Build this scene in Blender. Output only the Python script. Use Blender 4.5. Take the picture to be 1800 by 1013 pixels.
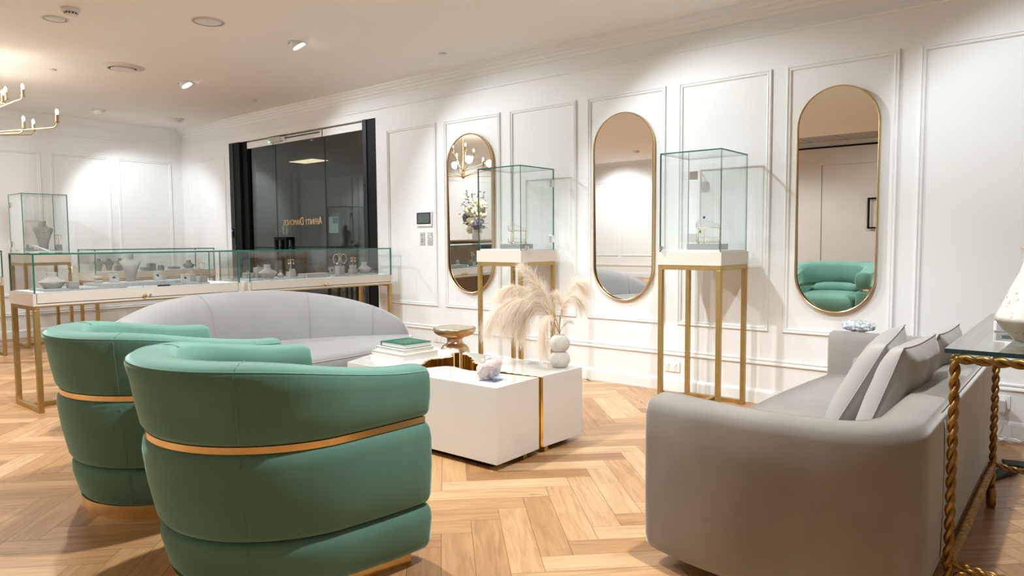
import bpy, bmesh, math, random
from mathutils import Vector, Matrix
random.seed(7)
PI = math.pi
R = math.radians
scene = bpy.context.scene
COL = scene.collection
for o in list(bpy.data.objects):
    bpy.data.objects.remove(o, do_unlink=True)

# ------------------------------------------------------------------ camera
cam_data = bpy.data.cameras.new('camera')
cam = bpy.data.objects.new('camera', cam_data)
COL.objects.link(cam)
pitch, yaw, roll = R(3.8278), R(39.522), R(-0.3957)
F = Vector((-math.sin(yaw)*math.cos(pitch), math.cos(yaw)*math.cos(pitch), -math.sin(pitch)))
Rt = Vector((math.cos(yaw), math.sin(yaw), 0))
Up = Rt.cross(F)
R2 = Rt*math.cos(roll) + Up*math.sin(roll)
U2 = -Rt*math.sin(roll) + Up*math.cos(roll)
m3 = Matrix((R2, U2, -F)).transposed()
cam.matrix_world = Matrix.Translation((0, 0, 1.05)) @ m3.to_4x4()
cam_data.sensor_width = 36
cam_data.lens = 1240/1800*36
cam_data.clip_start = 0.02
cam_data.clip_end = 60
scene.camera = cam

# ------------------------------------------------------------------ world, exposure
w = bpy.data.worlds.new('world'); scene.world = w; w.use_nodes = True
w.node_tree.nodes['Background'].inputs[0].default_value = (0.9, 0.95, 1, 1)
w.node_tree.nodes['Background'].inputs[1].default_value = 0.15
scene.view_settings.view_transform = 'Standard'
scene.view_settings.look = 'None'
scene.view_settings.gamma = 1
scene.view_settings.exposure = 0.95

# ------------------------------------------------------------------ lights (the ceiling downlights, some unseen ones added as fill; their housings are built below)
CEIL = 2.51
def spot(name, loc, target, energy, angle=95, blend=0.35, color=(1, 0.95, 0.9), radius=0.035):
    l = bpy.data.lights.new(name, 'SPOT'); l.energy = energy; l.spot_size = R(angle); l.spot_blend = blend
    l.color = color; l.shadow_soft_size = radius
    o = bpy.data.objects.new(name, l); COL.objects.link(o); o.location = loc
    d = Vector(target)-Vector(loc); o.rotation_euler = d.to_track_quat('-Z', 'Y').to_euler()
    return o
# fixture position (x, y), aim point, energy, cone angle
WARM = (0.935, 0.975, 0.985); COOL = (0.86, 0.95, 1.0)
DOWNLIGHTS = [
    ((-6.446, 3.154), (-5.2, 4.40, 0.9), 40, 95, COOL),
    ((-4.567, 3.073), (-3.5, 4.40, 0.8), 42, 95, COOL),
    ((-8.444, 3.169), (-9.15, 4.10, 0.9), 30, 88, COOL),
    ((-2.60, 3.20), (-1.7, 4.46, 0.7), 42, 95, COOL),
    ((-0.70, 3.15), (0.2, 4.46, 0.6), 36, 95, COOL),
    ((-8.45, 1.30), (-9.27, 1.2, 1.1), 36, 84, COOL),
    ((-6.45, 1.20), (-7.4, 2.0, 0.5), 74, 130, WARM),
    ((-4.70, 1.40), (-4.4, 1.7, 0), 90, 140, WARM),
    ((-2.60, 1.80), (-2.6, 1.9, 0), 95, 140, WARM),
    ((-0.80, 1.95), (-1.4, 1.8, 0), 95, 140, WARM),
    ((-4.50, -2.4), (-4.6, -3.2, 0), 75, 130, WARM),
    ((-2.00, -2.4), (-2.1, -3.6, 0.4), 42, 130, WARM),
    ((-6.8, -0.80), (-7.1, 0.2, 0.3), 60, 140, WARM),
    ((0.6, -2.4), (0.6, -3.2, 0), 24, 130, WARM),
    ((-8.0, -3.4), (-8.0, -4.7, 1.0), 60, 95, COOL),
    ((-8.0, -1.1), (-9.27, -1.3, 1.1), 45, 95, COOL),  # unseen, added to brighten the west wall reflected in the left mirror
    ((-6.6, -2.8), (-6.9, -3.9, 0.0), 75, 130, WARM),
]
for i, ((x, y), tg, en, an, co) in enumerate(DOWNLIGHTS):
    spot('downlight_beam', (x, y, CEIL-0.045), tg, en, an, 0.5, co)

# ------------------------------------------------------------------ materials
def mat(name, color=(0.8, 0.8, 0.8), rough=0.5, metal=0.0, noise=0.0, nscale=20, bump=0.0, bscale=200,
        sheen=0.0, coat=0.0, spec=None, emit=None, estr=1.0, sheen_tint=None, color2=None, stretch=None, transmission=0, ior=1.45, aniso=0):
    m = bpy.data.materials.new(name); m.use_nodes = True
    nt = m.node_tree; b = nt.nodes['Principled BSDF']
    b.inputs['Base Color'].default_value = (*color, 1)
    b.inputs['Roughness'].default_value = rough
    b.inputs['Metallic'].default_value = metal
    b.inputs['IOR'].default_value = ior
    if spec is not None: b.inputs['Specular IOR Level'].default_value = spec
    if sheen:
        b.inputs['Sheen Weight'].default_value = sheen; b.inputs['Sheen Roughness'].default_value = 0.35
        if sheen_tint: b.inputs['Sheen Tint'].default_value = (*sheen_tint, 1)
    if coat: b.inputs['Coat Weight'].default_value = coat; b.inputs['Coat Roughness'].default_value = 0.03
    if transmission: b.inputs['Transmission Weight'].default_value = transmission
    if aniso: b.inputs['Anisotropic'].default_value = aniso
    if emit:
        b.inputs['Emission Color'].default_value = (*emit, 1); b.inputs['Emission Strength'].default_value = estr
    tc = nt.nodes.new('ShaderNodeTexCoord'); src = tc.outputs['Object']
    if stretch:
        mp = nt.nodes.new('ShaderNodeMapping'); mp.inputs['Scale'].default_value = stretch
        nt.links.new(src, mp.inputs['Vector']); src = mp.outputs['Vector']
    if noise or color2:
        n = nt.nodes.new('ShaderNodeTexNoise'); n.inputs['Scale'].default_value = nscale; n.inputs['Detail'].default_value = 4
        nt.links.new(src, n.inputs['Vector'])
        r = nt.nodes.new('ShaderNodeValToRGB')
        r.color_ramp.elements[0].position = 0.3; r.color_ramp.elements[1].position = 0.7
        c2 = color2 if color2 else tuple(min(1, c*(1+noise)) for c in color)
        c1 = color if color2 else tuple(c*(1-noise) for c in color)
        r.color_ramp.elements[0].color = (*c1, 1); r.color_ramp.elements[1].color = (*c2, 1)
        nt.links.new(n.outputs['Fac'], r.inputs['Fac']); nt.links.new(r.outputs['Color'], b.inputs['Base Color'])
    if bump:
        n2 = nt.nodes.new('ShaderNodeTexNoise'); n2.inputs['Scale'].default_value = bscale; n2.inputs['Detail'].default_value = 3
        nt.links.new(src, n2.inputs['Vector'])
        bp = nt.nodes.new('ShaderNodeBump'); bp.inputs['Strength'].default_value = bump; bp.inputs['Distance'].default_value = 0.01
        nt.links.new(n2.outputs['Fac'], bp.inputs['Height']); nt.links.new(bp.outputs['Normal'], b.inputs['Normal'])
    return m

def glass(name, tint=(0.984, 0.999, 0.996), f0=0.04, rough=0.0, gain=1.0):
    """thin architectural glass: clear tinted transmission with a Schlick reflection"""
    m = bpy.data.materials.new(name); m.use_nodes = True; nt = m.node_tree
    nt.nodes.remove(nt.nodes['Principled BSDF']); out = nt.nodes['Material Output']
    tr = nt.nodes.new('ShaderNodeBsdfTransparent'); tr.inputs[0].default_value = (*tint, 1)
    gl = nt.nodes.new('ShaderNodeBsdfGlossy'); gl.inputs['Roughness'].default_value = rough; gl.inputs[0].default_value = (1, 1, 1, 1)
    lw = nt.nodes.new('ShaderNodeLayerWeight'); lw.inputs['Blend'].default_value = 0.5
    pw = nt.nodes.new('ShaderNodeMath'); pw.operation = 'POWER'; pw.inputs[1].default_value = 5
    ma = nt.nodes.new('ShaderNodeMath'); ma.operation = 'MULTIPLY_ADD'; ma.inputs[1].default_value = (1-f0)*gain; ma.inputs[2].default_value = f0*gain
    mx = nt.nodes.new('ShaderNodeMixShader')
    nt.links.new(lw.outputs['Facing'], pw.inputs[0]); nt.links.new(pw.outputs[0], ma.inputs[0])
    nt.links.new(ma.outputs[0], mx.inputs[0]); nt.links.new(tr.outputs[0], mx.inputs[1]); nt.links.new(gl.outputs[0], mx.inputs[2])
    nt.links.new(mx.outputs[0], out.inputs['Surface'])
    return m

M = {}
M['wall'] = mat('wall_paint', (0.85, 0.855, 0.85), 0.55, noise=0.01, nscale=3)
M['trim'] = mat('trim_paint', (0.86, 0.865, 0.86), 0.42, noise=0.01, nscale=3)
M['ceil'] = mat('ceiling_paint', (0.86, 0.835, 0.80), 0.8, noise=0.01, nscale=2)
M['southwall'] = mat('beige_wall', (0.72, 0.70, 0.66), 0.7, noise=0.02, nscale=3)
M['tile'] = mat('ceiling_tile', (0.42, 0.42, 0.40), 0.9, noise=0.06, nscale=90)
M['black'] = mat('black_powdercoat', (0.005, 0.006, 0.006), 0.6, noise=0.1, spec=0.2)
M['darkgrey'] = mat('dark_grey_metal', (0.022, 0.022, 0.024), 0.5, metal=0.0, spec=0.3, noise=0.08)
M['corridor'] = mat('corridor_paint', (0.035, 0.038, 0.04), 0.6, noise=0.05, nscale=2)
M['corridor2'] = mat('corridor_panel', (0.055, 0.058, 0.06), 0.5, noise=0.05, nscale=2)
M['frost'] = mat('frosted_vinyl', (0.62, 0.60, 0.48), 0.7, noise=0.03)
M['signcard'] = mat('sign_card', (0.75, 0.73, 0.60), 0.6, noise=0.03)
M['signblue'] = mat('sign_blue', (0.08, 0.20, 0.36), 0.5, noise=0.05)
M['goldletter'] = mat('gold_lettering', (0.80, 0.60, 0.37), 0.45, metal=0.1, noise=0.05)
M['brass'] = mat('satin_brass', (0.47, 0.315, 0.115), 0.36, metal=0.75, noise=0.05, nscale=40)
M['brassmir'] = mat('mirror_frame_brass', (0.62, 0.44, 0.22), 0.28, metal=0.9, noise=0.04, nscale=30)
M['gold'] = mat('polished_gold', (0.98, 0.70, 0.26), 0.15, metal=1.0, noise=0.05, nscale=8)
M['band'] = mat('brushed_brass_band', (0.88, 0.62, 0.28), 0.22, metal=1.0, noise=0.05, nscale=60, stretch=(1, 1, 8))
M['stool'] = mat('antique_brass', (0.62, 0.47, 0.30), 0.27, metal=1.0, noise=0.10, nscale=9)
M['stoolplate'] = mat('pale_brass_plate', (0.58, 0.53, 0.45), 0.33, metal=0.8, noise=0.05)
M['rope'] = mat('gilded_iron', (0.31, 0.175, 0.052), 0.36, metal=0.9, noise=0.35, nscale=40)
M['chrome'] = mat('chrome', (0.75, 0.76, 0.77), 0.12, metal=1.0, noise=0.03)
M['mirror'] = mat('mirror_silver', (0.93, 0.94, 0.93), 0.0, metal=1.0)
M['velvet'] = mat('green_velvet', (0.108, 0.240, 0.185), 0.85, noise=0.12, nscale=4, bump=0.03, bscale=900, sheen=0.9, sheen_tint=(0.62, 0.97, 0.86))
M['velvetpipe'] = mat('green_piping', (0.17, 0.36, 0.28), 0.8, noise=0.05, sheen=0.5)
M['grey'] = mat('grey_velvet', (0.31, 0.305, 0.305), 0.85, noise=0.05, nscale=4, bump=0.03, bscale=900, sheen=0.6, sheen_tint=(1, 1, 1))
M['greige'] = mat('greige_velvet', (0.27, 0.243, 0.220), 0.85, noise=0.12, nscale=4, bump=0.04, bscale=700, sheen=1.0, sheen_tint=(1, 0.98, 0.95))
M['pillow'] = mat('cushion_satin', (0.40, 0.38, 0.355), 0.6, noise=0.04, nscale=6, sheen=0.3)
M['pipegrey'] = mat('grey_piping', (0.42, 0.40, 0.38), 0.8, noise=0.03)
M['lacquer'] = mat('white_lacquer', (0.80, 0.785, 0.765), 0.12, noise=0.01, nscale=3, coat=0.6)
M['cream'] = mat('cream_timber', (0.70, 0.635, 0.555), 0.5, noise=0.04, nscale=30, stretch=(1, 1, 12))
M['gapshade'] = mat('drawer_gap_shade', (0.05, 0.045, 0.04), 0.8, noise=0.05)
M['deck'] = mat('white_suede', (0.82, 0.84, 0.85), 0.8, noise=0.02)
M['bust'] = mat('grey_suede', (0.31, 0.295, 0.27), 0.9, noise=0.05, nscale=40)
M['block'] = mat('grey_linen', (0.29, 0.28, 0.265), 0.85, noise=0.07, nscale=120)
M['slab'] = mat('light_grey_stone', (0.34, 0.345, 0.34), 0.6, noise=0.12, nscale=60)
M['silver'] = mat('silver_jewel', (0.85, 0.86, 0.9), 0.12, metal=1.0, noise=0.1)
M['finegold'] = mat('fine_gold', (0.85, 0.66, 0.30), 0.2, metal=1.0, noise=0.05)
M['sapphire'] = mat('sapphire', (0.02, 0.04, 0.30), 0.1, noise=0.2, coat=0.5)
M['emerald'] = mat('emerald', (0.0, 0.28, 0.14), 0.1, noise=0.2, coat=0.5)
M['glass'] = glass('clear_glass')
M['glasstop'] = glass('table_glass', (0.86, 0.92, 0.90), gain=1.2)
M['doorglass'] = glass('tinted_glass', (0.60, 0.68, 0.67), f0=0.075)
M['edge'] = mat('glass_edge', (0.005, 0.16, 0.105), 0.15, noise=0.1, spec=0.8)
M['edgelight'] = mat('glass_edge_light', (0.10, 0.32, 0.25), 0.2, noise=0.1, spec=0.8)
M['edgedark'] = mat('glass_edge_dark', (0.01, 0.05, 0.06), 0.15, noise=0.1, spec=0.8)
M['acrylic'] = glass('acrylic', (0.80, 0.85, 0.95), f0=0.06)
M['white'] = mat('white_plastic', (0.83, 0.83, 0.83), 0.35, noise=0.01)
M['offwhite'] = mat('ceiling_fitting', (0.72, 0.70, 0.67), 0.6, noise=0.01)
M['greyplate'] = mat('keypad_plate', (0.52, 0.52, 0.48), 0.4, noise=0.03)
M['screen'] = mat('grey_screen', (0.10, 0.12, 0.13), 0.15, noise=0.03)
M['dark'] = mat('dark_recess', (0.02, 0.02, 0.02), 0.7, noise=0.05)
M['lamp'] = mat('lamp_lens', (1, 1, 1), 0.4, emit=(1, 0.98, 0.95), estr=9)
M['bulb'] = mat('candle_bulb', (1, 1, 1), 0.3, emit=(1, 0.95, 0.86), estr=14)
M['corrlamp'] = mat('corridor_light', (1, 1, 1), 0.4, emit=(1, 0.72, 0.45), estr=1.3)
M['led'] = mat('green_led', (0.1, 1, 0.4), 0.3, emit=(0.05, 1, 0.3), estr=4)
M['ledblue'] = mat('blue_led', (0.1, 0.2, 1), 0.3, emit=(0.05, 0.15, 1), estr=2)
M['pampas'] = mat('pampas_fluff', (0.95, 0.84, 0.73), 0.9, noise=0.08, nscale=20, sheen=0.3)
def fluff():
    m = bpy.data.materials.new('pampas_strands'); m.use_nodes = True; nt = m.node_tree
    nt.nodes.remove(nt.nodes['Principled BSDF']); out = nt.nodes['Material Output']
    tc = nt.nodes.new('ShaderNodeTexCoord'); n = nt.nodes.new('ShaderNodeTexNoise'); n.inputs['Scale'].default_value = 12
    r = nt.nodes.new('ShaderNodeValToRGB'); r.color_ramp.elements[0].color = (0.90, 0.79, 0.66, 1); r.color_ramp.elements[1].color = (0.98, 0.93, 0.86, 1)
    d = nt.nodes.new('ShaderNodeBsdfDiffuse'); t = nt.nodes.new('ShaderNodeBsdfTranslucent'); mx = nt.nodes.new('ShaderNodeMixShader'); mx.inputs[0].default_value = 0.5
    nt.links.new(tc.outputs['Object'], n.inputs['Vector']); nt.links.new(n.outputs['Fac'], r.inputs['Fac'])
    nt.links.new(r.outputs[0], d.inputs[0]); nt.links.new(r.outputs[0], t.inputs[0])
    nt.links.new(d.outputs[0], mx.inputs[1]); nt.links.new(t.outputs[0], mx.inputs[2]); nt.links.new(mx.outputs[0], out.inputs['Surface'])
    return m
M['pampas'] = fluff()
M['stem'] = mat('dried_stem', (0.62, 0.40, 0.22), 0.8, noise=0.1)
M['ribvase'] = mat('ribbed_ceramic', (0.68, 0.66, 0.61), 0.7, noise=0.06, nscale=40)
M['bookgreen'] = mat('green_cloth_cover', (0.0, 0.115, 0.075), 0.6, noise=0.1)
M['bookgold'] = mat('gilt_stamp', (0.75, 0.62, 0.28), 0.35, metal=0.6, noise=0.1)
M['pages'] = mat('page_block', (0.68, 0.66, 0.62), 0.8, noise=0.1, nscale=80, stretch=(1, 1, 30))
M['bookwhite'] = mat('white_cover', (0.76, 0.75, 0.72), 0.5, noise=0.02)
M['bookcream'] = mat('cream_cover', (0.70, 0.67, 0.56), 0.6, noise=0.03)
M['pinkstain'] = mat('blue_stain', (0.35, 0.38, 0.6), 0.3, noise=0.2)
M['crystal'] = mat('rose_quartz', (0.86, 0.73, 0.70), 0.22, noise=0.08, nscale=18, coat=0.4, transmission=0.25)
M['geode'] = mat('crystal_druse', (0.22, 0.27, 0.33), 0.25, color2=(0.80, 0.82, 0.84), nscale=70, bump=0.6, bscale=120)
M['blackcloth'] = mat('black_rubber', (0.01, 0.012, 0.014), 0.6, noise=0.1)
M['greybox'] = mat('grey_planter', (0.42, 0.44, 0.45), 0.6, noise=0.03)
M['walnut'] = mat('fluted_timber', (0.20, 0.125, 0.075), 0.5, noise=0.15, nscale=20, stretch=(6, 6, 0.6))
M['leaf'] = mat('leaf_green', (0.05, 0.14, 0.03), 0.6, noise=0.3)
M['bluegreen'] = mat('eucalyptus_blue', (0.06, 0.13, 0.17), 0.6, noise=0.3)
M['flcream'] = mat('cream_petals', (0.83, 0.80, 0.60), 0.7, noise=0.1, nscale=40)
M['flpurple'] = mat('lilac_petals', (0.24, 0.23, 0.34), 0.7, noise=0.2, nscale=40)

# speckled ceramic of the big table vase
def ceramic():
    m = bpy.data.materials.new('speckled_ceramic'); m.use_nodes = True; nt = m.node_tree; b = nt.nodes['Principled BSDF']
    b.inputs['Roughness'].default_value = 0.25; b.inputs['Coat Weight'].default_value = 0.3
    tc = nt.nodes.new('ShaderNodeTexCoord')
    n = nt.nodes.new('ShaderNodeTexNoise'); n.inputs['Scale'].default_value = 75; n.inputs['Detail'].default_value = 5; n.inputs['Roughness'].default_value = 0.6
    r = nt.nodes.new('ShaderNodeValToRGB'); r.color_ramp.elements[0].position = 0.30; r.color_ramp.elements[1].position = 0.40
    r.color_ramp.elements[0].color = (0.16, 0.11, 0.08, 1); r.color_ramp.elements[1].color = (0.66, 0.635, 0.575, 1)
    nt.links.new(tc.outputs['Object'], n.inputs['Vector']); nt.links.new(n.outputs['Fac'], r.inputs['Fac'])
    sep = nt.nodes.new('ShaderNodeSeparateXYZ'); nt.links.new(tc.outputs['Object'], sep.inputs[0])
    r2 = nt.nodes.new('ShaderNodeValToRGB'); r2.color_ramp.elements[0].position = 0.060; r2.color_ramp.elements[1].position = 0.070
    r2.color_ramp.elements[0].color = (0.68, 0.64, 0.56, 1); r2.color_ramp.elements[1].color = (1, 1, 1, 1)
    nt.links.new(sep.outputs['Z'], r2.inputs['Fac'])
    mx = nt.nodes.new('ShaderNodeMix'); mx.data_type = 'RGBA'; mx.blend_type = 'MULTIPLY'; mx.inputs[0].default_value = 1
    nt.links.new(r.outputs['Color'], mx.inputs[6]); nt.links.new(r2.outputs['Color'], mx.inputs[7])
    nt.links.new(mx.outputs[2], b.inputs['Base Color'])
    return m
M['ceramic'] = ceramic()

# oak herringbone: colour picked per plank (mesh island), grain along the plank (UV)
def oak():
    m = bpy.data.materials.new('oak_herringbone'); m.use_nodes = True; nt = m.node_tree; b = nt.nodes['Principled BSDF']
    geo = nt.nodes.new('ShaderNodeNewGeometry'); uv = nt.nodes.new('ShaderNodeTexCoord')
    ramp = nt.nodes.new('ShaderNodeValToRGB'); cr = ramp.color_ramp
    cols = [(0.0, (0.40, 0.205, 0.085)), (0.15, (0.49, 0.27, 0.115)), (0.45, (0.58, 0.335, 0.155)), (0.75, (0.65, 0.395, 0.195)), (1.0, (0.74, 0.49, 0.27))]
    cr.elements[0].position = 0; cr.elements[0].color = (*cols[0][1], 1); cr.elements[1].position = 1; cr.elements[1].color = (*cols[-1][1], 1)
    for p, c in cols[1:-1]:
        e = cr.elements.new(p); e.color = (*c, 1)
    nt.links.new(geo.outputs['Random Per Island'], ramp.inputs['Fac'])
    sc = nt.nodes.new('ShaderNodeMath'); sc.operation = 'MULTIPLY'; sc.inputs[1].default_value = 57
    nt.links.new(geo.outputs['Random Per Island'], sc.inputs[0])
    cmb = nt.nodes.new('ShaderNodeCombineXYZ'); nt.links.new(sc.outputs[0], cmb.inputs['Z']); nt.links.new(sc.outputs[0], cmb.inputs['X'])
    add = nt.nodes.new('ShaderNodeVectorMath'); add.operation = 'ADD'
    nt.links.new(uv.outputs['UV'], add.inputs[0]); nt.links.new(cmb.outputs[0], add.inputs[1])
    mp = nt.nodes.new('ShaderNodeMapping'); mp.inputs['Scale'].default_value = (1.6, 16, 1)
    nt.links.new(add.outputs[0], mp.inputs['Vector'])
    n = nt.nodes.new('ShaderNodeTexNoise'); n.inputs['Scale'].default_value = 2.2; n.inputs['Detail'].default_value = 7; n.inputs['Distortion'].default_value = 1.2
    nt.links.new(mp.outputs[0], n.inputs['Vector'])
    r2 = nt.nodes.new('ShaderNodeValToRGB'); r2.color_ramp.elements[0].position = 0.30; r2.color_ramp.elements[1].position = 0.72
    r2.color_ramp.elements[0].color = (0.72, 0.66, 0.60, 1); r2.color_ramp.elements[1].color = (1.08, 1.08, 1.08, 1)
    nt.links.new(n.outputs['Fac'], r2.inputs['Fac'])
    mx = nt.nodes.new('ShaderNodeMix'); mx.data_type = 'RGBA'; mx.blend_type = 'MULTIPLY'; mx.inputs[0].default_value = 1
    nt.links.new(ramp.outputs['Color'], mx.inputs[6]); nt.links.new(r2.outputs['Color'], mx.inputs[7])
    mp2 = nt.nodes.new('ShaderNodeMapping'); mp2.inputs['Scale'].default_value = (3, 9, 1); nt.links.new(add.outputs[0], mp2.inputs['Vector'])
    kn = nt.nodes.new('ShaderNodeTexNoise'); kn.inputs['Scale'].default_value = 2.0; kn.inputs['Detail'].default_value = 2; nt.links.new(mp2.outputs[0], kn.inputs['Vector'])
    r3 = nt.nodes.new('ShaderNodeValToRGB'); r3.color_ramp.elements[0].position = 0.22; r3.color_ramp.elements[1].position = 0.30
    r3.color_ramp.elements[0].color = (0.45, 0.34, 0.25, 1); r3.color_ramp.elements[1].color = (1, 1, 1, 1)
    nt.links.new(kn.outputs['Fac'], r3.inputs['Fac'])
    mx2 = nt.nodes.new('ShaderNodeMix'); mx2.data_type = 'RGBA'; mx2.blend_type = 'MULTIPLY'; mx2.inputs[0].default_value = 0.8
    nt.links.new(mx.outputs[2], mx2.inputs[6]); nt.links.new(r3.outputs['Color'], mx2.inputs[7])
    nt.links.new(mx2.outputs[2], b.inputs['Base Color'])
    b.inputs['Roughness'].default_value = 0.33
    bp = nt.nodes.new('ShaderNodeBump'); bp.inputs['Strength'].default_value = 0.06; bp.inputs['Distance'].default_value = 0.004
    nt.links.new(n.outputs['Fac'], bp.inputs['Height']); nt.links.new(bp.outputs['Normal'], b.inputs['Normal'])
    return m
M['oak'] = oak()
M['gap'] = mat('floor_joint', (0.10, 0.055, 0.03), 0.8, noise=0.1)

# ------------------------------------------------------------------ mesh helpers
class MB:
    def __init__(s): s.v = []; s.f = []; s.mi = []
    def add(s, vs, fs, mi=0):
        k = len(s.v); s.v += [tuple(v) for v in vs]
        for f in fs: s.f.append(tuple(i+k for i in f)); s.mi.append(mi)
        return s
    def box(s, x0, x1, y0, y1, z0, z1, mi=0):
        vs = [(x0, y0, z0), (x1, y0, z0), (x1, y1, z0), (x0, y1, z0), (x0, y0, z1), (x1, y0, z1), (x1, y1, z1), (x0, y1, z1)]
        return s.add(vs, [(3, 2, 1, 0), (4, 5, 6, 7), (0, 1, 5, 4), (1, 2, 6, 5), (2, 3, 7, 6), (3, 0, 4, 7)], mi)
    def obox(s, c, size, rz=0, rx=0, ry=0, mi=0):
        m = Matrix.Translation(c) @ Matrix.Rotation(rz, 4, 'Z') @ Matrix.Rotation(rx, 4, 'X') @ Matrix.Rotation(ry, 4, 'Y')
        x, y, z = size[0]/2, size[1]/2, size[2]/2
        vs = [m @ Vector(p) for p in [(-x, -y, -z), (x, -y, -z), (x, y, -z), (-x, y, -z), (-x, -y, z), (x, -y, z), (x, y, z), (-x, y, z)]]
        return s.add(vs, [(3, 2, 1, 0), (4, 5, 6, 7), (0, 1, 5, 4), (1, 2, 6, 5), (2, 3, 7, 6), (3, 0, 4, 7)], mi)
    def lathe(s, prof, c=(0, 0, 0), n=32, sx=1, sy=1, mi=0, capb=True, capt=True, rot=None):
        vs = []
        for (r, z) in prof:
            for k in range(n):
                a = 2*PI*k/n; p = Vector((r*math.cos(a)*sx, r*math.sin(a)*sy, z))
                if rot: p = rot @ p
                vs.append(p+Vector(c))
        fs = []
        for i in range(len(prof)-1):
            for k in range(n):
                k2 = (k+1) % n; fs.append((i*n+k, i*n+k2, (i+1)*n+k2, (i+1)*n+k))
        if capb: fs.append(tuple(reversed(range(n))))
        if capt: fs.append(tuple((len(prof)-1)*n+k for k in range(n)))
        return s.add(vs, fs, mi)
    def sphere(s, c, r, n=16, mi=0, sx=1, sy=1, sz=1):
        prof = [(max(1e-4, r*math.sin(PI*i/(n//2))), -r*sz*math.cos(PI*i/(n//2))) for i in range(n//2+1)]
        return s.lathe(prof, c, n, sx, sy, mi)
    def tube(s, pts, r, n=8, mi=0, closed=False, cap=True):
        pts = [Vector(p) for p in pts]; N = len(pts); rr = r if isinstance(r, (list, tuple)) else [r]*N
        vs = []; prev = None
        for i, p in enumerate(pts):
            if closed: t = pts[(i+1) % N]-pts[i-1]
            else: t = pts[min(i+1, N-1)]-pts[max(i-1, 0)]
            t.normalize()
            if prev is None:
                a = Vector((0, 0, 1)) if abs(t.z) < 0.9 else Vector((1, 0, 0))
                u = t.cross(a).normalized()
            else:
                u = (prev - t*prev.dot(t))
                u = u.normalized() if u.length > 1e-6 else t.orthogonal().normalized()
            prev = u; v = t.cross(u)
            for k in range(n):
                a = 2*PI*k/n; vs.append(p+(u*math.cos(a)+v*math.sin(a))*rr[i])
        fs = []
        M_ = N if closed else N-1
        for i in range(M_):
            j = (i+1) % N
            for k in range(n):
                k2 = (k+1) % n; fs.append((i*n+k, i*n+k2, j*n+k2, j*n+k))
        if cap and not closed:
            fs.append(tuple(reversed(range(n)))); fs.append(tuple((N-1)*n+k for k in range(n)))
        return s.add(vs, fs, mi)
    def loft(s, rings, cap=True, mi=0, closed_path=False):
        n = len(rings[0]); vs = [p for r_ in rings for p in r_]; fs = []
        L = len(rings)
        for i in range(L if closed_path else L-1):
            j = (i+1) % L
            for k in range(n):
                k2 = (k+1) % n; fs.append((i*n+k, i*n+k2, j*n+k2, j*n+k))
        if cap and not closed_path:
            fs.append(tuple(reversed(range(n)))); fs.append(tuple((L-1)*n+k for k in range(n)))
        return s.add(vs, fs, mi)
    def prism(s, poly, z0, z1, mi=0):
        n = len(poly); vs = [(x, y, z0) for x, y in poly]+[(x, y, z1) for x, y in poly]
        fs = [tuple(reversed(range(n))), tuple(range(n, 2*n))]+[(i, (i+1) % n, n+(i+1) % n, n+i) for i in range(n)]
        return s.add(vs, fs, mi)
    def build(s, name, mats, parent=None, smooth=False, bevel=0, bseg=2, subsurf=0, auto=None, kind=None, label=None):
        me = bpy.data.meshes.new(name)
        off = Vector((0, 0, 0))
        rzi = None
        if parent is not None:
            inv = WM(parent).inverted()
            vs = [inv @ Vector(v) for v in s.v]
        else: vs = [Vector(v) for v in s.v]
        me.from_pydata([tuple(v) for v in vs], [], s.f)
        mats = mats if isinstance(mats, (list, tuple)) else [mats]
        for m in mats: me.materials.append(M[m] if isinstance(m, str) else m)
        for p, i in zip(me.polygons, s.mi): p.material_index = i
        bm = bmesh.new(); bm.from_mesh(me); bmesh.ops.recalc_face_normals(bm, faces=bm.faces)
        bm.to_mesh(me); bm.free()
        if smooth:
            for p in me.polygons: p.use_smooth = True
        o = bpy.data.objects.new(name, me); COL.objects.link(o)
        if parent is not None: o.parent = parent
        if bevel:
            b = o.modifiers.new('bevel', 'BEVEL'); b.width = bevel; b.segments = bseg; b.limit_method = 'ANGLE'; b.angle_limit = R(40)
        if subsurf:
            u = o.modifiers.new('sub', 'SUBSURF'); u.levels = subsurf; u.render_levels = subsurf
        if auto is not None and smooth:
            me.set_sharp_from_angle(angle=R(auto))
        if kind: o['kind'] = kind
        if label: o['label'] = label
        return o

def WM(o):
    m = o.matrix_basis.copy()
    p = o.parent
    while p is not None:
        m = p.matrix_basis @ m; p = p.parent
    return m
def thing(name, loc, label, cat, group=None, rz=0):
    o = bpy.data.objects.new(name, None); COL.objects.link(o); o.empty_display_size = 0.1
    o.location = loc; o.rotation_euler = (0, 0, rz)
    o['label'] = label; o['category'] = cat
    if group: o['group'] = group
    return o
def tag(o, label, cat, group=None):
    o['label'] = label; o['category'] = cat
    if group: o['group'] = group
    return o
def recentre(o):
    """put a single-mesh thing's origin at the middle of its base"""
    vs = [v.co for v in o.data.vertices]
    c = Vector(((min(v.x for v in vs)+max(v.x for v in vs))/2, (min(v.y for v in vs)+max(v.y for v in vs))/2, min(v.z for v in vs)))
    for v in o.data.vertices: v.co -= c
    o.location = c
    return o
def struct(name, mb, m, **k):
    return mb.build(name, m, kind='structure', **k)
def smoothstep(a, b, x):
    t = max(0, min(1, (x-a)/(b-a))); return t*t*(3-2*t)
def lerp(a, b, t): return a+(b-a)*t

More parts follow.
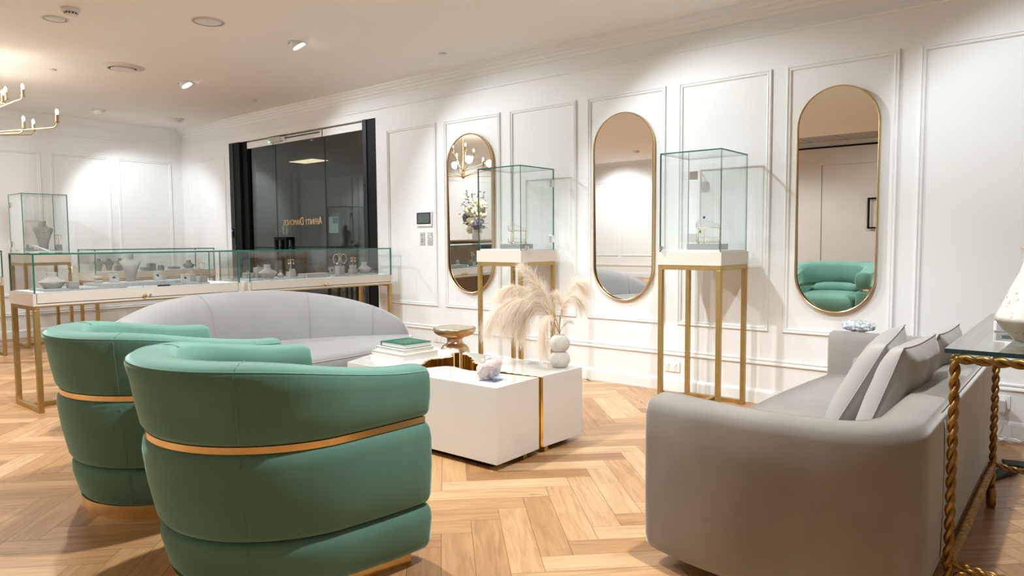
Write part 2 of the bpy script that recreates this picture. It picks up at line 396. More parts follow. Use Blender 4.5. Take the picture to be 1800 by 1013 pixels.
# ------------------------------------------------------------------ the room
WY = 4.458; WX = -9.27; SY = -4.7; EX = 2.2
DX0, DX1, DZ = -8.06, -5.36, 2.235      # door opening
def herringbone():
    L, wd, g = 0.55, 0.11, 0.0007
    s2 = math.sqrt(0.5)
    e1 = Vector((-s2, s2, 0)); e2 = Vector((s2, s2, 0))
    O = Vector((-1.384, 1.663, 0))
    vs = []; fs = []; uvs = []
    def plank(a, b, da, db):
        P = [(a+g, b+g), (a+da-g, b+g), (a+da-g, b+db-g), (a+g, b+db-g)]
        pts = [O+e1*u+e2*v for u, v in P]
        cx = sum(p.x for p in pts)/4; cy = sum(p.y for p in pts)/4
        if not (WX-0.4 < cx < EX+0.4 and SY-0.4 < cy < WY+0.35): return
        cl = []
        for p in pts: cl.append((min(max(p.x, WX), EX), min(max(p.y, SY), WY+0.14), 0.0))
        k = len(vs); vs.extend(cl); fs.append((k, k+1, k+2, k+3))
        if da > db: uvs.extend([(0, 0), (da, 0), (da, db), (0, db)])
        else: uvs.extend([(0, 0), (0, da), (db, da), (db, 0)])
    for m in range(-14, 15):
        for k in range(-60, 61):
            oa = k*wd+m*L; ob = k*wd-m*L
            plank(oa, ob, L, wd)
            plank(oa+L, ob+wd-L, wd, L)
    me = bpy.data.meshes.new('floor'); me.from_pydata(vs, [], fs)
    ul = me.uv_layers.new(name='UVMap')
    for i, l in enumerate(me.loops): ul.data[i].uv = uvs[l.vertex_index]
    me.materials.append(M['oak'])
    bm = bmesh.new(); bm.from_mesh(me)
    for f in bm.faces:
        if f.normal.z < 0: f.normal_flip()
    bm.to_mesh(me); bm.free()
    o = bpy.data.objects.new('floor', me); COL.objects.link(o); o['kind'] = 'structure'
    b = MB().box(WX-0.1, EX+0.1, SY-0.1, WY+0.16, -0.05, -0.0006); struct('floor_screed', b, 'gap')
herringbone()
struct('ceiling', MB().box(WX-0.1, EX+0.1, -3.3, WY+0.15, CEIL, CEIL+0.08).box(WX-0.1, -5.2, SY-0.1, -3.3, CEIL, CEIL+0.08), 'ceil')
b = MB()
for i in range(13):
    for j in range(3):
        x0 = -5.2+i*0.6
        b.box(x0+0.012, min(x0+0.588, EX), -4.7+j*0.467+0.012, -4.7+(j+1)*0.467-0.006, 2.552, 2.56)
struct('ceiling_tiles', b, 'tile')
struct('ceiling_grid', MB().box(-5.2, EX, SY, -3.3, 2.56, 2.62), 'offwhite')
b = MB()
b.box(WX-0.1, DX0, WY, WY+0.15, 0, CEIL); b.box(DX1, EX+0.1, WY, WY+0.15, 0, CEIL); b.box(DX0, DX1, WY, WY+0.15, DZ, CEIL)
struct('wall_north', b, 'wall')
struct('wall_west', MB().box(WX-0.12, WX, SY, WY, 0, CEIL), 'wall')
struct('wall_south_west_part', MB().box(WX-0.1, -5.2, SY-0.12, SY, 0, 2.56), 'wall')
b = MB().box(-5.2, -3.875, SY-0.12, SY, 0, 2.56).box(-2.765, EX+0.1, SY-0.12, SY, 0, 2.56).box(-3.875, -2.765, SY-0.12, SY, 2.135, 2.56)
struct('wall_south', b, 'southwall')
struct('trim_shadowline', MB().box(-5.2, EX, SY, SY+0.02, 2.44, 2.47), 'black')  # black strip stands in for the shadow gap under the ceiling
struct('wall_east', MB().box(EX, EX+0.12, SY, WY, 0, 2.56), 'wall')

struct('trim_south_cornice', MB().box(WX, -5.2, SY, SY+0.05, 2.43, CEIL).box(WX, -5.2, SY+0.05, SY+0.09, 2.47, CEIL), 'trim')
struct('trim_south_chair_rail', MB().box(WX, -5.2, SY, SY+0.014, 0.25, 0.285), 'trim')
def sweep_rect(mb, corners, prof, axis):
    """mitred moulding around a rectangle on a wall; corners (a,z), prof list of (inset, protrusion)"""
    (a0, z0), (a1, z1) = corners
    rings = []
    for (ca, cz, da, dz) in [(a0, z0, 1, 1), (a1, z0, -1, 1), (a1, z1, -1, -1), (a0, z1, 1, -1)]:
        ring = []
        for ins, pr in prof:
            a = ca+da*ins; z = cz+dz*ins
            ring.append((a, WY-pr, z) if axis == 'y' else ((a, SY+pr, z) if axis == 's' else (WX+pr, a, z)))
        rings.append(ring)
    mb.loft(rings, cap=False, closed_path=True)
MOULD = [(0, -0.001), (0, 0.010), (0.004, 0.014), (0.009, 0.014), (0.013, 0.007), (0.017, 0.006), (0.021, 0.011), (0.026, 0.010), (0.030, 0.004), (0.030, -0.001)]
n_trim = 0
for (x0, x1) in [(-9.069, -8.173), (-5.195, -4.538), (-4.438, -3.789), (-3.685, -3.036), (-2.936, -2.298), (-2.200, -1.576), (-1.486, -0.868), (-0.769, 0.35), (0.45, 1.9)]:
    n_trim += 1; b = MB(); sweep_rect(b, ((x0, 0.466), (x1, 2.098)), MOULD, 'y'); struct('trim_%d' % n_trim, b, 'trim')
for (y0, y1) in [(-2.2, -1.2), (-1.08, -0.1), (0.02, 0.82), (0.93, 1.72), (1.82, 2.835), (2.933, 3.564), (3.655, 4.307)]:
    n_trim += 1; b = MB(); sweep_rect(b, ((y0, 0.466), (y1, 2.092)), MOULD, 'x'); struct('trim_%d' % n_trim, b, 'trim')
for (x0, x1) in [(-9.1, -8.15), (-8.05, -7.1), (-7.0, -6.2), (-6.1, -5.35)]:
    n_trim += 1; b = MB(); sweep_rect(b, ((x0, 0.466), (x1, 2.092)), MOULD, 's'); struct('trim_%d' % n_trim, b, 'trim')
def wall_run(name, prof, m='trim', north=((WX, EX),), west=((SY, WY),)):
    """prof: (protrusion, z) closed"""
    for (a, b_) in north:
        mb = MB(); mb.loft([[(x, WY-p, z) for p, z in prof] for x in (a, b_)]); struct(name+'_north', mb, m)
    for (a, b_) in west:
        mb = MB(); mb.loft([[(WX+p, y, z) for p, z in prof] for y in (a, b_)]); struct(name+'_west', mb, m)
corn = [(-0.001, 2.42), (0.012, 2.42), (0.016, 2.428), (0.024, 2.446), (0.040, 2.446), (0.044, 2.454), (0.050, 2.470), (0.066, 2.470), (0.070, 2.478), (0.076, 2.492), (0.095, 2.494), (0.098, 2.5105), (-0.001, 2.5105)]
wall_run('trim_cornice', corn)
rail = [(-0.001, 2.306), (0.008, 2.306), (0.013, 2.312), (0.012, 2.320), (0.006, 2.324), (0.006, 2.330), (0.012, 2.334), (0.012, 2.341), (-0.001, 2.341)]
wall_run('trim_picture_rail', rail)
chair = [(-0.001, 0.250), (0.010, 0.250), (0.016, 0.256), (0.015, 0.264), (0.007, 0.269), (0.007, 0.275), (0.013, 0.279), (0.013, 0.286), (-0.001, 0.290)]
wall_run('trim_chair_rail', chair, north=((WX, DX0), (DX1, EX)))
base = [(-0.001, 0), (0.016, 0), (0.016, 0.072), (0.012, 0.082), (0.004, 0.090), (-0.001, 0.090)]
wall_run('baseboard', base, north=((WX, DX0), (DX1, EX)))
mb = MB().box(WX, -3.875, SY, SY+0.015, 0, 0.09).box(-2.765, EX, SY, SY+0.015, 0, 0.09); struct('baseboard_south', mb, 'trim')

# ---- shopfront door in the north wall, with the dark corridor behind it
def door_1():
    t = bpy.data.objects.new('door_1', None); COL.objects.link(t); t.location = ((DX0+DX1)/2, WY+0.08, 0); t['kind'] = 'structure'
    MB().box(DX0, DX0+0.09, WY-0.012, WY+0.10, 0, DZ).build('frame_post', 'darkgrey', t, bevel=0.002)
    MB().box(DX0+0.09, DX0+0.22, WY-0.004, WY+0.14, 0, DZ).build('frame_post', 'black', t)
    MB().box(DX0+0.235, DX0+0.33, WY+0.03, WY+0.14, 0, DZ).build('frame_post', 'black', t)
    MB().box(DX1-0.13, DX1-0.001, WY-0.002, WY+0.14, 0, DZ).build('frame_post', 'black', t)
    MB().box(DX1-0.19, DX1-0.13, WY-0.012, WY+0.10, 0, DZ).build('frame_post', 'darkgrey', t, bevel=0.002)
    MB().box(DX0+0.33, DX1-0.19, WY+0.035, WY+0.055, 2.152, DZ-0.012).build('header_panel', 'wall', t)
    MB().box(-7.183, -7.177, WY+0.030, WY+0.034, 2.152, 2.21).box(-6.260, -6.254, WY+0.030, WY+0.034, 2.152, DZ-0.012).build('joint_strip', 'darkgrey', t)
    MB().box(DX0+0.33, DX1-0.19, WY+0.085, WY+0.115, 0.965, 1.02).build('mid_rail', 'darkgrey', t)
    MB().box(DX0+0.33, DX1-0.19, WY+0.085, WY+0.115, 0.0, 0.10).build('bottom_rail', 'darkgrey', t)
    for (a, c) in [(DX0+0.33, -7.185), (-7.175, -6.262), (-6.252, DX1-0.19)]:
        g = MB(); g.box(a, c, WY+0.060, WY+0.070, 0.005, 2.205)
        g.mi = [1, 1, 0, 1, 0, 1]
        g.build('glass_pane', ['doorglass', 'edgedark'], t)
    # pull handle: black square tube
    h = MB(); h.box(-7.168, -7.130, WY+0.005, WY+0.04, 0.70, 1.11).box(-6.965, -6.927, WY+0.005, WY+0.04, 0.70, 1.11).box(-7.130, -6.965, WY+0.005, WY+0.04, 1.075, 1.11).box(-7.130, -6.965, WY+0.005, WY+0.04, 0.70, 0.735)
    h.build('pull_handle', 'black', t, bevel=0.002)
    cl = MB().box(-7.20, -6.98, WY-0.005, WY+0.055, 2.165, 2.222).build('door_closer', 'greyplate', t, bevel=0.003)
    MB().box(-6.98, -6.90, WY+0.0, WY+0.05, 2.170, 2.215).build('closer_hinge', 'chrome', cl, bevel=0.002)
    MB().box(-7.199, -7.185, WY-0.012, WY-0.004, 2.166, 2.180).build('status_light', 'led', cl)
    MB().box(-6.90, -6.30, WY+0.02, WY+0.035, 2.195, 2.203).build('closer_arm', 'darkgrey', cl)
    MB().lathe([(0.0001, 0), (0.022, 0), (0.022, 0.012), (0.0001, 0.012)], (0, 0, 0), 16, sx=0.8, sy=2.2, rot=Matrix.Rotation(R(90), 3, 'X'))
    rd = MB(); rd.obox((-8.015, WY-0.018, 1.165), (0.035, 0.012, 0.11)); r_ = rd.build('card_reader', 'black', t, bevel=0.005)
    MB().box(-8.022, -8.008, WY-0.026, WY-0.022, 1.19, 1.20).build('reader_light', 'ledblue', r_)
    for z in (0.4, 0.8, 1.2, 1.6, 2.0):
        MB().obox((DX1-0.16, WY-0.013, z), (0.012, 0.004, 0.012)).build('fixing_screw', 'black', t)
    # lettering on the outside face of the glass, reading from the corridor
    cu = bpy.data.curves.new('lettering', 'FONT'); cu.body = 'AFFINITY DIAMONDS'; cu.extrude = 0.004
    cu.size = 1.0; cu.space_character = 1.02; cu.small_caps_scale = 0.76
    cu.offset = -0.012
    for i, ch in enumerate(cu.body):
        cu.body_format[i].use_small_caps = False
    txt = []
    big = {0, 9}
    cu.body = 'Affinity Diamonds'
    for i in range(len(cu.body)):
        cu.body_format[i].use_small_caps = True
    to = bpy.data.objects.new('tmp', cu); COL.objects.link(to)
    bpy.context.view_layer.update()
    dg = bpy.context.evaluated_depsgraph_get()
    me = bpy.data.meshes.new_from_object(to.evaluated_get(dg))
    bpy.data.objects.remove(to, do_unlink=True)
    xs = [v.co.x for v in me.vertices]; ys = [v.co.y for v in me.vertices]
    wdt = max(xs)-min(xs); hgt = max(ys)-min(ys)
    sx = 0.712/wdt; sz = 0.082/hgt
    for v in me.vertices:
        x, y, z = v.co
        v.co = (-6.330-(x-min(xs))*sx, WY+0.056+z*0.5, 1.240+(y-min(ys))*sz)
    inv = WM(t).inverted()
    for v in me.vertices: v.co = inv @ v.co
    me.materials.clear(); me.materials.append(M['goldletter'])
    lo = bpy.data.objects.new('lettering', me); COL.objects.link(lo); lo.parent = t; lo['label'] = 'gold letters reading AFFINITY DIAMONDS from outside'
    # vinyl pictograms and the access sign
    y = WY+0.074
    def disc(mb, cx, cz, r, n=14): mb.add([(cx+r*math.cos(2*PI*k/n), y, cz+r*math.sin(2*PI*k/n)) for k in range(n)], [tuple(range(n))])
    def q(mb, pts): mb.add([(a, y, c) for a, c in pts], [tuple(range(len(pts)))])
    v = MB()
    disc(v, -7.185, 1.238, 0.010); q(v, [(-7.191, 1.228), (-7.179, 1.228), (-7.179, 1.195), (-7.191, 1.195)]); q(v, [(-7.185, 1.198), (-7.150, 1.198), (-7.150, 1.190), (-7.185, 1.190)]); q(v, [(-7.156, 1.198), (-7.148, 1.198), (-7.138, 1.168), (-7.146, 1.166)])
    for k in range(18):
        a0, a1 = R(100+k*14), R(100+(k+1)*14)
        q(v, [(-7.192+0.030*math.cos(a0), 1.183+0.030*math.sin(a0)), (-7.192+0.030*math.cos(a1), 1.183+0.030*math.sin(a1)), (-7.192+0.024*math.cos(a1), 1.183+0.024*math.sin(a1)), (-7.192+0.024*math.cos(a0), 1.183+0.024*math.sin(a0))])
    q(v, [(-7.225, 1.138), (-7.145, 1.138), (-7.145, 1.131), (-7.225, 1.131)])
    v.build('access_pictogram', 'frost', t)
    v = MB(); disc(v, -7.085, 1.243, 0.011); q(v, [(-7.110, 1.230), (-7.060, 1.230), (-7.060, 1.196), (-7.069, 1.196), (-7.070, 1.140), (-7.100, 1.140), (-7.101, 1.196), (-7.110, 1.196)]); v.build('man_pictogram', 'frost', t)
    v = MB(); disc(v, -7.018, 1.243, 0.011); q(v, [(-7.030, 1.230), (-7.006, 1.230), (-6.996, 1.190), (-7.004, 1.165), (-7.008, 1.140), (-7.028, 1.140), (-7.032, 1.165), (-7.040, 1.190)]); v.build('woman_pictogram', 'frost', t)
    s_ = MB().box(-6.235, -6.075, y, y+0.002, 1.145, 1.315).build('access_sign', 'signcard', t)
    MB().box(-6.162, -6.082, y-0.001, y, 1.245, 1.308).build('blue_square', 'signblue', s_)
    v = MB(); y2 = y-0.0015
    y = y2
    disc(v, -6.122, 1.299, 0.005); q(v, [(-6.125, 1.293), (-6.119, 1.293), (-6.119, 1.276), (-6.125, 1.276)]); q(v, [(-6.122, 1.278), (-6.107, 1.278), (-6.107, 1.274), (-6.122, 1.274)]); q(v, [(-6.110, 1.278), (-6.106, 1.278), (-6.100, 1.262), (-6.104, 1.261)])
    for k in range(14):
        a0, a1 = R(100+k*18), R(100+(k+1)*18)
        q(v, [(-6.126+0.016*math.cos(a0), 1.268+0.016*math.sin(a0)), (-6.126+0.016*math.cos(a1), 1.268+0.016*math.sin(a1)), (-6.126+0.012*math.cos(a1), 1.268+0.012*math.sin(a1)), (-6.126+0.012*math.cos(a0), 1.268+0.012*math.sin(a0))])
    v.build('wheelchair_symbol', 'frost', s_)
    return t
door_1()
# corridor beyond the glass
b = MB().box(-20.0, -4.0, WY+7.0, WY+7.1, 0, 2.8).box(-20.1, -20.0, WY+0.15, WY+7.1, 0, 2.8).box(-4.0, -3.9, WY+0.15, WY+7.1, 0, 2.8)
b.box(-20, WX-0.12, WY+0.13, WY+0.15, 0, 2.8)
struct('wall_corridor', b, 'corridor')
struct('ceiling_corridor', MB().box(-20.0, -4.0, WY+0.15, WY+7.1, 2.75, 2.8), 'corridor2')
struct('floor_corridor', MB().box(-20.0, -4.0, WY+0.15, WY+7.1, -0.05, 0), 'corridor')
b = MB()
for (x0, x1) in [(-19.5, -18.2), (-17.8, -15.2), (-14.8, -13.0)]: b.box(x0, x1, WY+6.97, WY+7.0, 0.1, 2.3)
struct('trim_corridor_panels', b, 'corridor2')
cl = thing('corridor_ceiling_light', (-12.7, 8.8, 2.74), 'warm rectangular ceiling light in the dark corridor behind the glass door', 'light')
MB().box(-13.15, -12.35, 8.6, 9.0, 2.735, 2.749).build('diffuser', 'corrlamp', cl)
MB().box(-13.18, -12.32, 8.57, 9.03, 2.745, 2.752).build('frame', 'darkgrey', cl)

# ---- flush door in the south wall
t = bpy.data.objects.new('door_2', None); COL.objects.link(t); t.location = (-3.32, SY, 0); t['kind'] = 'structure'
MB().box(-3.868, -2.772, SY-0.06, SY-0.022, 0.004, 2.128).build('door_leaf', 'southwall', t, bevel=0.002)
h = MB().box(-3.085, -3.050, SY+0.035, SY+0.055, 0.98, 1.52).box(-3.085, -2.95, SY+0.035, SY+0.055, 0.98, 1.01).box(-3.085, -2.95, SY+0.035, SY+0.055, 1.49, 1.52).box(-2.97, -2.95, SY-0.024, SY+0.036, 0.98, 1.01).box(-2.97, -2.95, SY-0.024, SY+0.036, 1.49, 1.52)
h.build('pull_handle', 'black', t, bevel=0.002)

# ------------------------------------------------------------------ ceiling fittings
for i, ((x, y), tg, en, an, co) in enumerate(DOWNLIGHTS):
    seen = {0: 'round white adjustable downlight, lit, in the ceiling left of the glass door', 1: 'lit adjustable downlight tipped open, nearest the top of the photo', 2: 'small lit downlight far off above the chandelier tip'}
    t = thing('downlight', (x, y, CEIL), seen.get(i, 'adjustable ceiling downlight out of view'), 'ceiling light', None if i in seen else 'downlights outside the photo')
    MB().lathe([(0.068, -0.0005), (0.072, -0.006), (0.066, -0.009), (0.058, -0.006), (0.058, 0.0)], (x, y, CEIL), 32, capb=False, capt=False).build('trim_ring', 'white', t, smooth=True)
    d = (Vector(tg)-Vector((x, y, CEIL-0.02))).normalized()
    tilt = d.copy(); tilt.z = min(tilt.z, -1.15); tilt.normalize()
    rot = tilt.to_track_quat('Z', 'Y').to_matrix()
    c = Vector((x, y, CEIL+0.004))
    MB().lathe([(0.05, -0.01), (0.056, 0.02), (0.056, 0.034), (0.050, 0.036), (0.046, 0.026)], c, 28, capt=False, rot=rot).build('gimbal_head', 'white', t, smooth=True, auto=40)
    MB().lathe([(0.0005, 0.0275), (0.0465, 0.0275)], c, 28, capb=False, capt=False, rot=rot).build('lens', 'lamp', t)
def ceiling_fit(kind, x, y, label, cat):
    t = thing(kind, (x, y, CEIL), label, cat)
    return t
t = ceiling_fit('smoke_detector', -4.965, 1.726, 'round white smoke detector with dark slots, near the top left corner', 'smoke detector')
MB().lathe([(0.055, 0.0005), (0.056, -0.012), (0.050, -0.020), (0.036, -0.022)], (-4.965, 1.726, CEIL), 28).build('base', 'offwhite', t, smooth=True, auto=40)
b = MB().lathe([(0.036, -0.020), (0.036, -0.040), (0.030, -0.045), (0.001, -0.046)], (-4.965, 1.726, CEIL), 28); sen = b.build('sensor_head', 'offwhite', t, smooth=True, auto=40)
b = MB()
for k in range(12):
    a = 2*PI*k/12; b.obox((-4.965+0.0355*math.cos(a), 1.726+0.0355*math.sin(a), CEIL-0.031), (0.003, 0.010, 0.009), rz=a)
b.build('vent_slots', 'dark', sen)
t = ceiling_fit('smoke_detector', -8.406, 3.975, 'flat white detector on the ceiling by the far corner', 'smoke detector')
MB().lathe([(0.10, 0.0005), (0.10, -0.010), (0.085, -0.022), (0.001, -0.024)], (-8.406, 3.975, CEIL), 28).build('base', 'offwhite', t, smooth=True, auto=40)
MB().lathe([(0.04, -0.02), (0.04, -0.040), (0.001, -0.042)], (-8.37, 3.985, CEIL), 20).build('sensor_head', 'offwhite', t, smooth=True, auto=40)
for (x, y, r, lab) in [(-5.263, 1.737, 0.075, 'small round flush ceiling speaker beside the smoke detector'), (-4.575, 2.41, 0.105, 'larger round flush ceiling speaker grille near the top of the photo')]:
    t = ceiling_fit('ceiling_speaker', x, y, lab, 'speaker')
    MB().lathe([(r, 0.0), (r, -0.004), (r*0.94, -0.006), (r*0.9, -0.003)], (x, y, CEIL), 36, capt=False).build('rim', 'offwhite', t, smooth=True)
    MB().lathe([(r*0.9, -0.002), (r*0.6, -0.006), (0.001, -0.008)], (x, y, CEIL), 36).build('grille', 'offwhite', t, smooth=True)
t = ceiling_fit('air_diffuser', -6.271, 2.552, 'round white ceiling air diffuser with a dark ring gap', 'air vent')
MB().lathe([(0.17, 0.0), (0.16, -0.004), (0.13, -0.006), (0.125, -0.016), (0.112, -0.018), (0.108, -0.004)], (-6.271, 2.552, CEIL), 40, capt=False, capb=False).build('outer_cone', 'offwhite', t, smooth=True)
MB().lathe([(0.109, -0.004), (0.05, -0.0015)], (-6.271, 2.552, CEIL), 40, capb=False, capt=True).build('throat', 'dark', t)
MB().lathe([(0.001, -0.008), (0.085, -0.010), (0.092, -0.018), (0.088, -0.024), (0.001, -0.026)], (-6.271, 2.552, CEIL), 40).build('disc', 'offwhite', t, smooth=True, auto=40)
for (x, y, lab) in [(-6.79, 2.201, 'small flat ceiling disc left of the air diffuser'), (-6.713, 3.994, 'small flat ceiling disc in front of the glass door'), (-3.972, 3.986, 'small flat ceiling disc near the cornice, centre of the photo')]:
    o = MB().lathe([(0.030, 0.0005), (0.032, -0.006), (0.026, -0.010), (0.001, -0.011)], (x, y, CEIL), 20).build('sprinkler_cover', 'offwhite', smooth=True, auto=40)
    recentre(o); tag(o, lab, 'sprinkler cover')

# ------------------------------------------------------------------ chandelier
def chandelier():
    cx, cy = -6.95, 1.50
    t = thing('chandelier', (cx, cy, CEIL), 'brass branched chandelier with lit candle bulbs at the left edge', 'chandelier')
    MB().lathe([(0.001, 0), (0.07, 0), (0.07, -0.02), (0.01, -0.03), (0.009, -0.50), (0.028, -0.52), (0.028, -0.62), (0.001, -0.64)], (cx, cy, CEIL), 24, capb=False).build('stem', 'brassmir', t, smooth=True, auto=40)
    for lx, ly in ((-6.6, 1.75), (-7.3, 1.3), (-6.8, 1.1), (-7.2, 1.9)):
        l = bpy.data.lights.new('chandelier_glow', 'POINT'); l.energy = 2.2; l.color = (1, 0.93, 0.84); l.shadow_soft_size = 0.05
        lo = bpy.data.objects.new('chandelier_glow', l); COL.objects.link(lo); lo.location = (lx, ly, 2.10)
    bulbs = [(-6.52, 1.90, 2.27), (-6.79, 1.86, 2.28), (-6.50, 1.76, 2.20), (-6.12, 2.0, 2.04), (-6.64, 1.93, 2.04), (-6.30, 1.45, 2.10), (-6.75, 1.02, 2.25), (-7.35, 1.2, 2.25), (-7.55, 1.7, 2.05), (-7.15, 2.15, 2.10), (-7.0, 0.75, 2.05)]
    for bx, by, bz in bulbs:
        tip = Vector((bx, by, bz)); hub = Vector((cx, cy, CEIL-0.57))
        low = bz-0.085
        d = Vector((bx-cx, by-cy, 0)); L = d.length; d.normalize()
        z0 = low-0.01 if bz < 2.15 else low+0.0
        hubp = Vector((cx, cy, CEIL-0.57+(0.03 if bz > 2.15 else -0.04)))
        bend = Vector((bx, by, 0))-d*0.05; pend = Vector((bend.x, bend.y, z0-0.012))
        pts = [hubp, hubp.lerp(pend, 0.5), pend]
        for k in range(1, 6):
            a = R(90*k/5); pts.append(Vector((pend.x+d.x*0.05*math.sin(a), pend.y+d.y*0.05*math.sin(a), pend.z+0.04*(1-math.cos(a)))))
        arm = MB().tube(pts, 0.0055, 8).build('arm', 'brassmir', t, smooth=True)
        cupb = MB().lathe([(0.001, -0.062), (0.016, -0.060), (0.018, -0.050), (0.012, -0.048), (0.012, 0.0), (0.001, 0.0)], (bx, by, bz-0.01), 16).build('candle_cup', 'brassmir', arm, smooth=True, auto=40)
        MB().lathe([(0.005, -0.012), (0.009, 0.0), (0.011, 0.012), (0.008, 0.025), (0.001, 0.034)], (bx, by, bz), 14).build('bulb', 'bulb', arm, smooth=True)
chandelier()

# ------------------------------------------------------------------ wall fittings
def mirror(cx, hw, z0, z1, label, lean=0.6):
    zc_ = (z0+z1)/2; tl = math.tan(R(lean))
    t = thing('wall_mirror', (cx, WY, z0), label, 'mirror')
    def outline(r, n=24):
        pts = []
        for k in range(n+1): a = PI*k/n; pts.append((cx+r*math.cos(a), z1-hw+r*math.sin(a)))
        for k in range(n+1): a = PI+PI*k/n; pts.append((cx+r*math.cos(a), z0+hw+r*math.sin(a)))
        return pts
    rings = []
    for (rr, dy) in [(hw, -0.002), (hw, -0.034), (hw-0.004, -0.037), (hw-0.009, -0.034), (hw-0.009, -0.028)]:
        rings.append([(x, WY+dy, z) for x, z in outline(rr)])
    fr = MB()
    fr.loft(rings, cap=False); fr.build('frame', 'brassmir', t, smooth=True, auto=40)
    g = MB(); pts = [(x, WY-0.024-(z-zc_)*tl, z) for x, z in outline(hw-0.0085)]; g.add(pts, [tuple(range(len(pts)))]); g.build('mirror_glass', 'mirror', t)
    g = MB(); pts = [(x, WY-0.0015, z) for x, z in outline(hw-0.002)]; g.add(pts, [tuple(range(len(pts)))]); g.build('backing', 'dark', t)
mirror(-4.118, 0.262, 0.603, 1.960, 'tall pill-shaped gold-framed mirror beside the flower reflection, farthest left')
mirror(-2.622, 0.247, 0.613, 1.958, 'tall pill-shaped gold-framed mirror in the middle, between the two glass display pedestals', 0.74)
mirror(-1.183, 0.228, 0.608, 1.940, 'tall pill-shaped gold-framed mirror reflecting a green armchair, rightmost', 0.75)

t = thing('touchscreen', (-4.693, WY, 1.19), 'small grey wall touchscreen with white bezel left of first mirror', 'control panel')
MB().box(-4.792, -4.594, WY-0.018, WY, 1.185, 1.318).build('bezel', 'white', t, bevel=0.004)
MB().box(-4.783, -4.603, WY-0.020, WY-0.017, 1.207, 1.311).build('surround', 'dark', t)
MB().box(-4.768, -4.618, WY-0.0212, WY-0.0195, 1.217, 1.301).build('screen', 'screen', t)
for (x0, x1, kn, lab) in [(-4.757, -4.700, 1, 'narrow grey wall plate with a single round knob'), (-4.662, -4.600, 0, 'narrow grey wall keypad with two columns of buttons')]:
    t = thing('wall_controller' if kn else 'wall_keypad', ((x0+x1)/2, WY, 1.02), lab, 'wall control')
    MB().box(x0, x1, WY-0.008, WY, 1.018, 1.133).build('plate', 'greyplate', t, bevel=0.002)
    if kn:
        MB().lathe([(0.001, 0.012), (0.010, 0.012), (0.012, 0.0)], ((x0+x1)/2, WY-0.008, 1.076), 16, rot=Matrix.Rotation(R(90), 3, 'X')).build('knob', 'chrome', t, smooth=True, auto=40)
        for z in (1.106, 1.045): MB().box((x0+x1)/2-0.006, (x0+x1)/2+0.006, WY-0.010, WY-0.007, z-0.004, z+0.004).build('button', 'darkgrey', t)
    else:
        for i in range(2):
            for j in range(4):
                xx = x0+0.016+i*0.028; zz = 1.040+j*0.021
                MB().box(xx-0.007, xx+0.007, WY-0.011, WY-0.007, zz-0.007, zz+0.007).build('button', 'chrome', t, bevel=0.001)
def outlet(cx, cz, label, w_=0.115, h_=0.072):
    t = thing('power_outlet', (cx, WY, cz-h_/2), label, 'power outlet')
    MB().box(cx-w_/2, cx+w_/2, WY-0.010, WY, cz-h_/2, cz+h_/2).build('plate', 'white', t, bevel=0.003)
    for s in (-1, 1):
        MB().lathe([(0.001, 0.006), (0.008, 0.006), (0.009, 0.0)], (cx+s*w_*0.24, WY-0.010, cz+h_*0.22), 14, rot=Matrix.Rotation(R(90), 3, 'X')).build('switch', 'white', t, smooth=True, auto=40)
        for (dx, dz, r) in [(-0.007, -0.006, 0.5), (0.007, -0.006, -0.5), (0, -0.019, 0)]:
            MB().obox((cx+s*w_*0.24+dx, WY-0.0103, cz+dz-0.002), (0.0022, 0.001, 0.008), ry=r).build('socket_slot', 'dark', t)
outlet(-2.234, 0.170, 'white double wall outlet behind the nearer glass display pedestal')
outlet(-4.527, 0.176, 'white double wall outlet partly behind the brass side stool', 0.125)
outlet(-0.370, 0.188, 'white double wall outlet with a phone charger, right of sofa', 0.125)
t = thing('charger', (-0.345, WY, 0.15), 'white plug charger with a thin cable in the right-hand outlet', 'charger')
MB().box(-0.368, -0.326, WY-0.055, WY-0.0135, 0.140, 0.205).build('plug', 'white', t, bevel=0.004)
cab = [(-0.345, WY-0.035, 0.140), (-0.343, WY-0.04, 0.10), (-0.37, WY-0.06, 0.06), (-0.36, WY-0.08, 0.012), (-0.33, WY-0.09, 0.006)]
for k in range(60):
    a = k*0.55; cab.append((-0.295+0.045*math.cos(a)+0.008*math.sin(k*1.3), WY-0.11+0.022*math.sin(a), 0.008+0.012*abs(math.sin(k*0.7))))
cab += [(-0.22, WY-0.12, 0.006), (-0.15, WY-0.16, 0.005), (-0.05, WY-0.2, 0.005)]
MB().tube(cab, 0.0028, 6).build('cable', 'white', t, smooth=True)
tt = MB().tube([(-0.42, WY-0.03, 0.09), (-0.40, WY-0.05, 0.05), (-0.36, WY-0.07, 0.02), (-0.33, WY-0.05, 0.01)], 0.0025, 6).build('cable', 'white', t, smooth=True)

# ------------------------------------------------------------------ glass display cases
def pane(t, x0, x1, y0, y1, z0, z1, edge='edge'):
    g = MB(); g.box(x0, x1, y0, y1, z0, z1)
    d = [x1-x0, y1-y0, z1-z0]; k = d.index(min(d))
    g.mi = [0 if k == 2 else 1, 0 if k == 2 else 1, 0 if k == 1 else 1, 0 if k == 0 else 1, 0 if k == 1 else 1, 0 if k == 0 else 1]
    return g.build('glass_pane', ['glass', edge], t)
def bar(mb, x0, x1, y0, y1, z0, z1): mb.box(x0, x1, y0, y1, z0, z1)
def glass_box(t, x0, x1, y0, y1, z0, z1, th=0.008, edge='edge'):
    pane(t, x0, x1, y0, y0+th, z0, z1-th, edge); pane(t, x0, x1, y1-th, y1, z0, z1-th, edge)
    pane(t, x0, x0+th, y0+th, y1-th, z0, z1-th, edge); pane(t, x1-th, x1, y0+th, y1-th, z0, z1-th, edge)
    pane(t, x0, x1, y0, y1, z1-th, z1, edge)
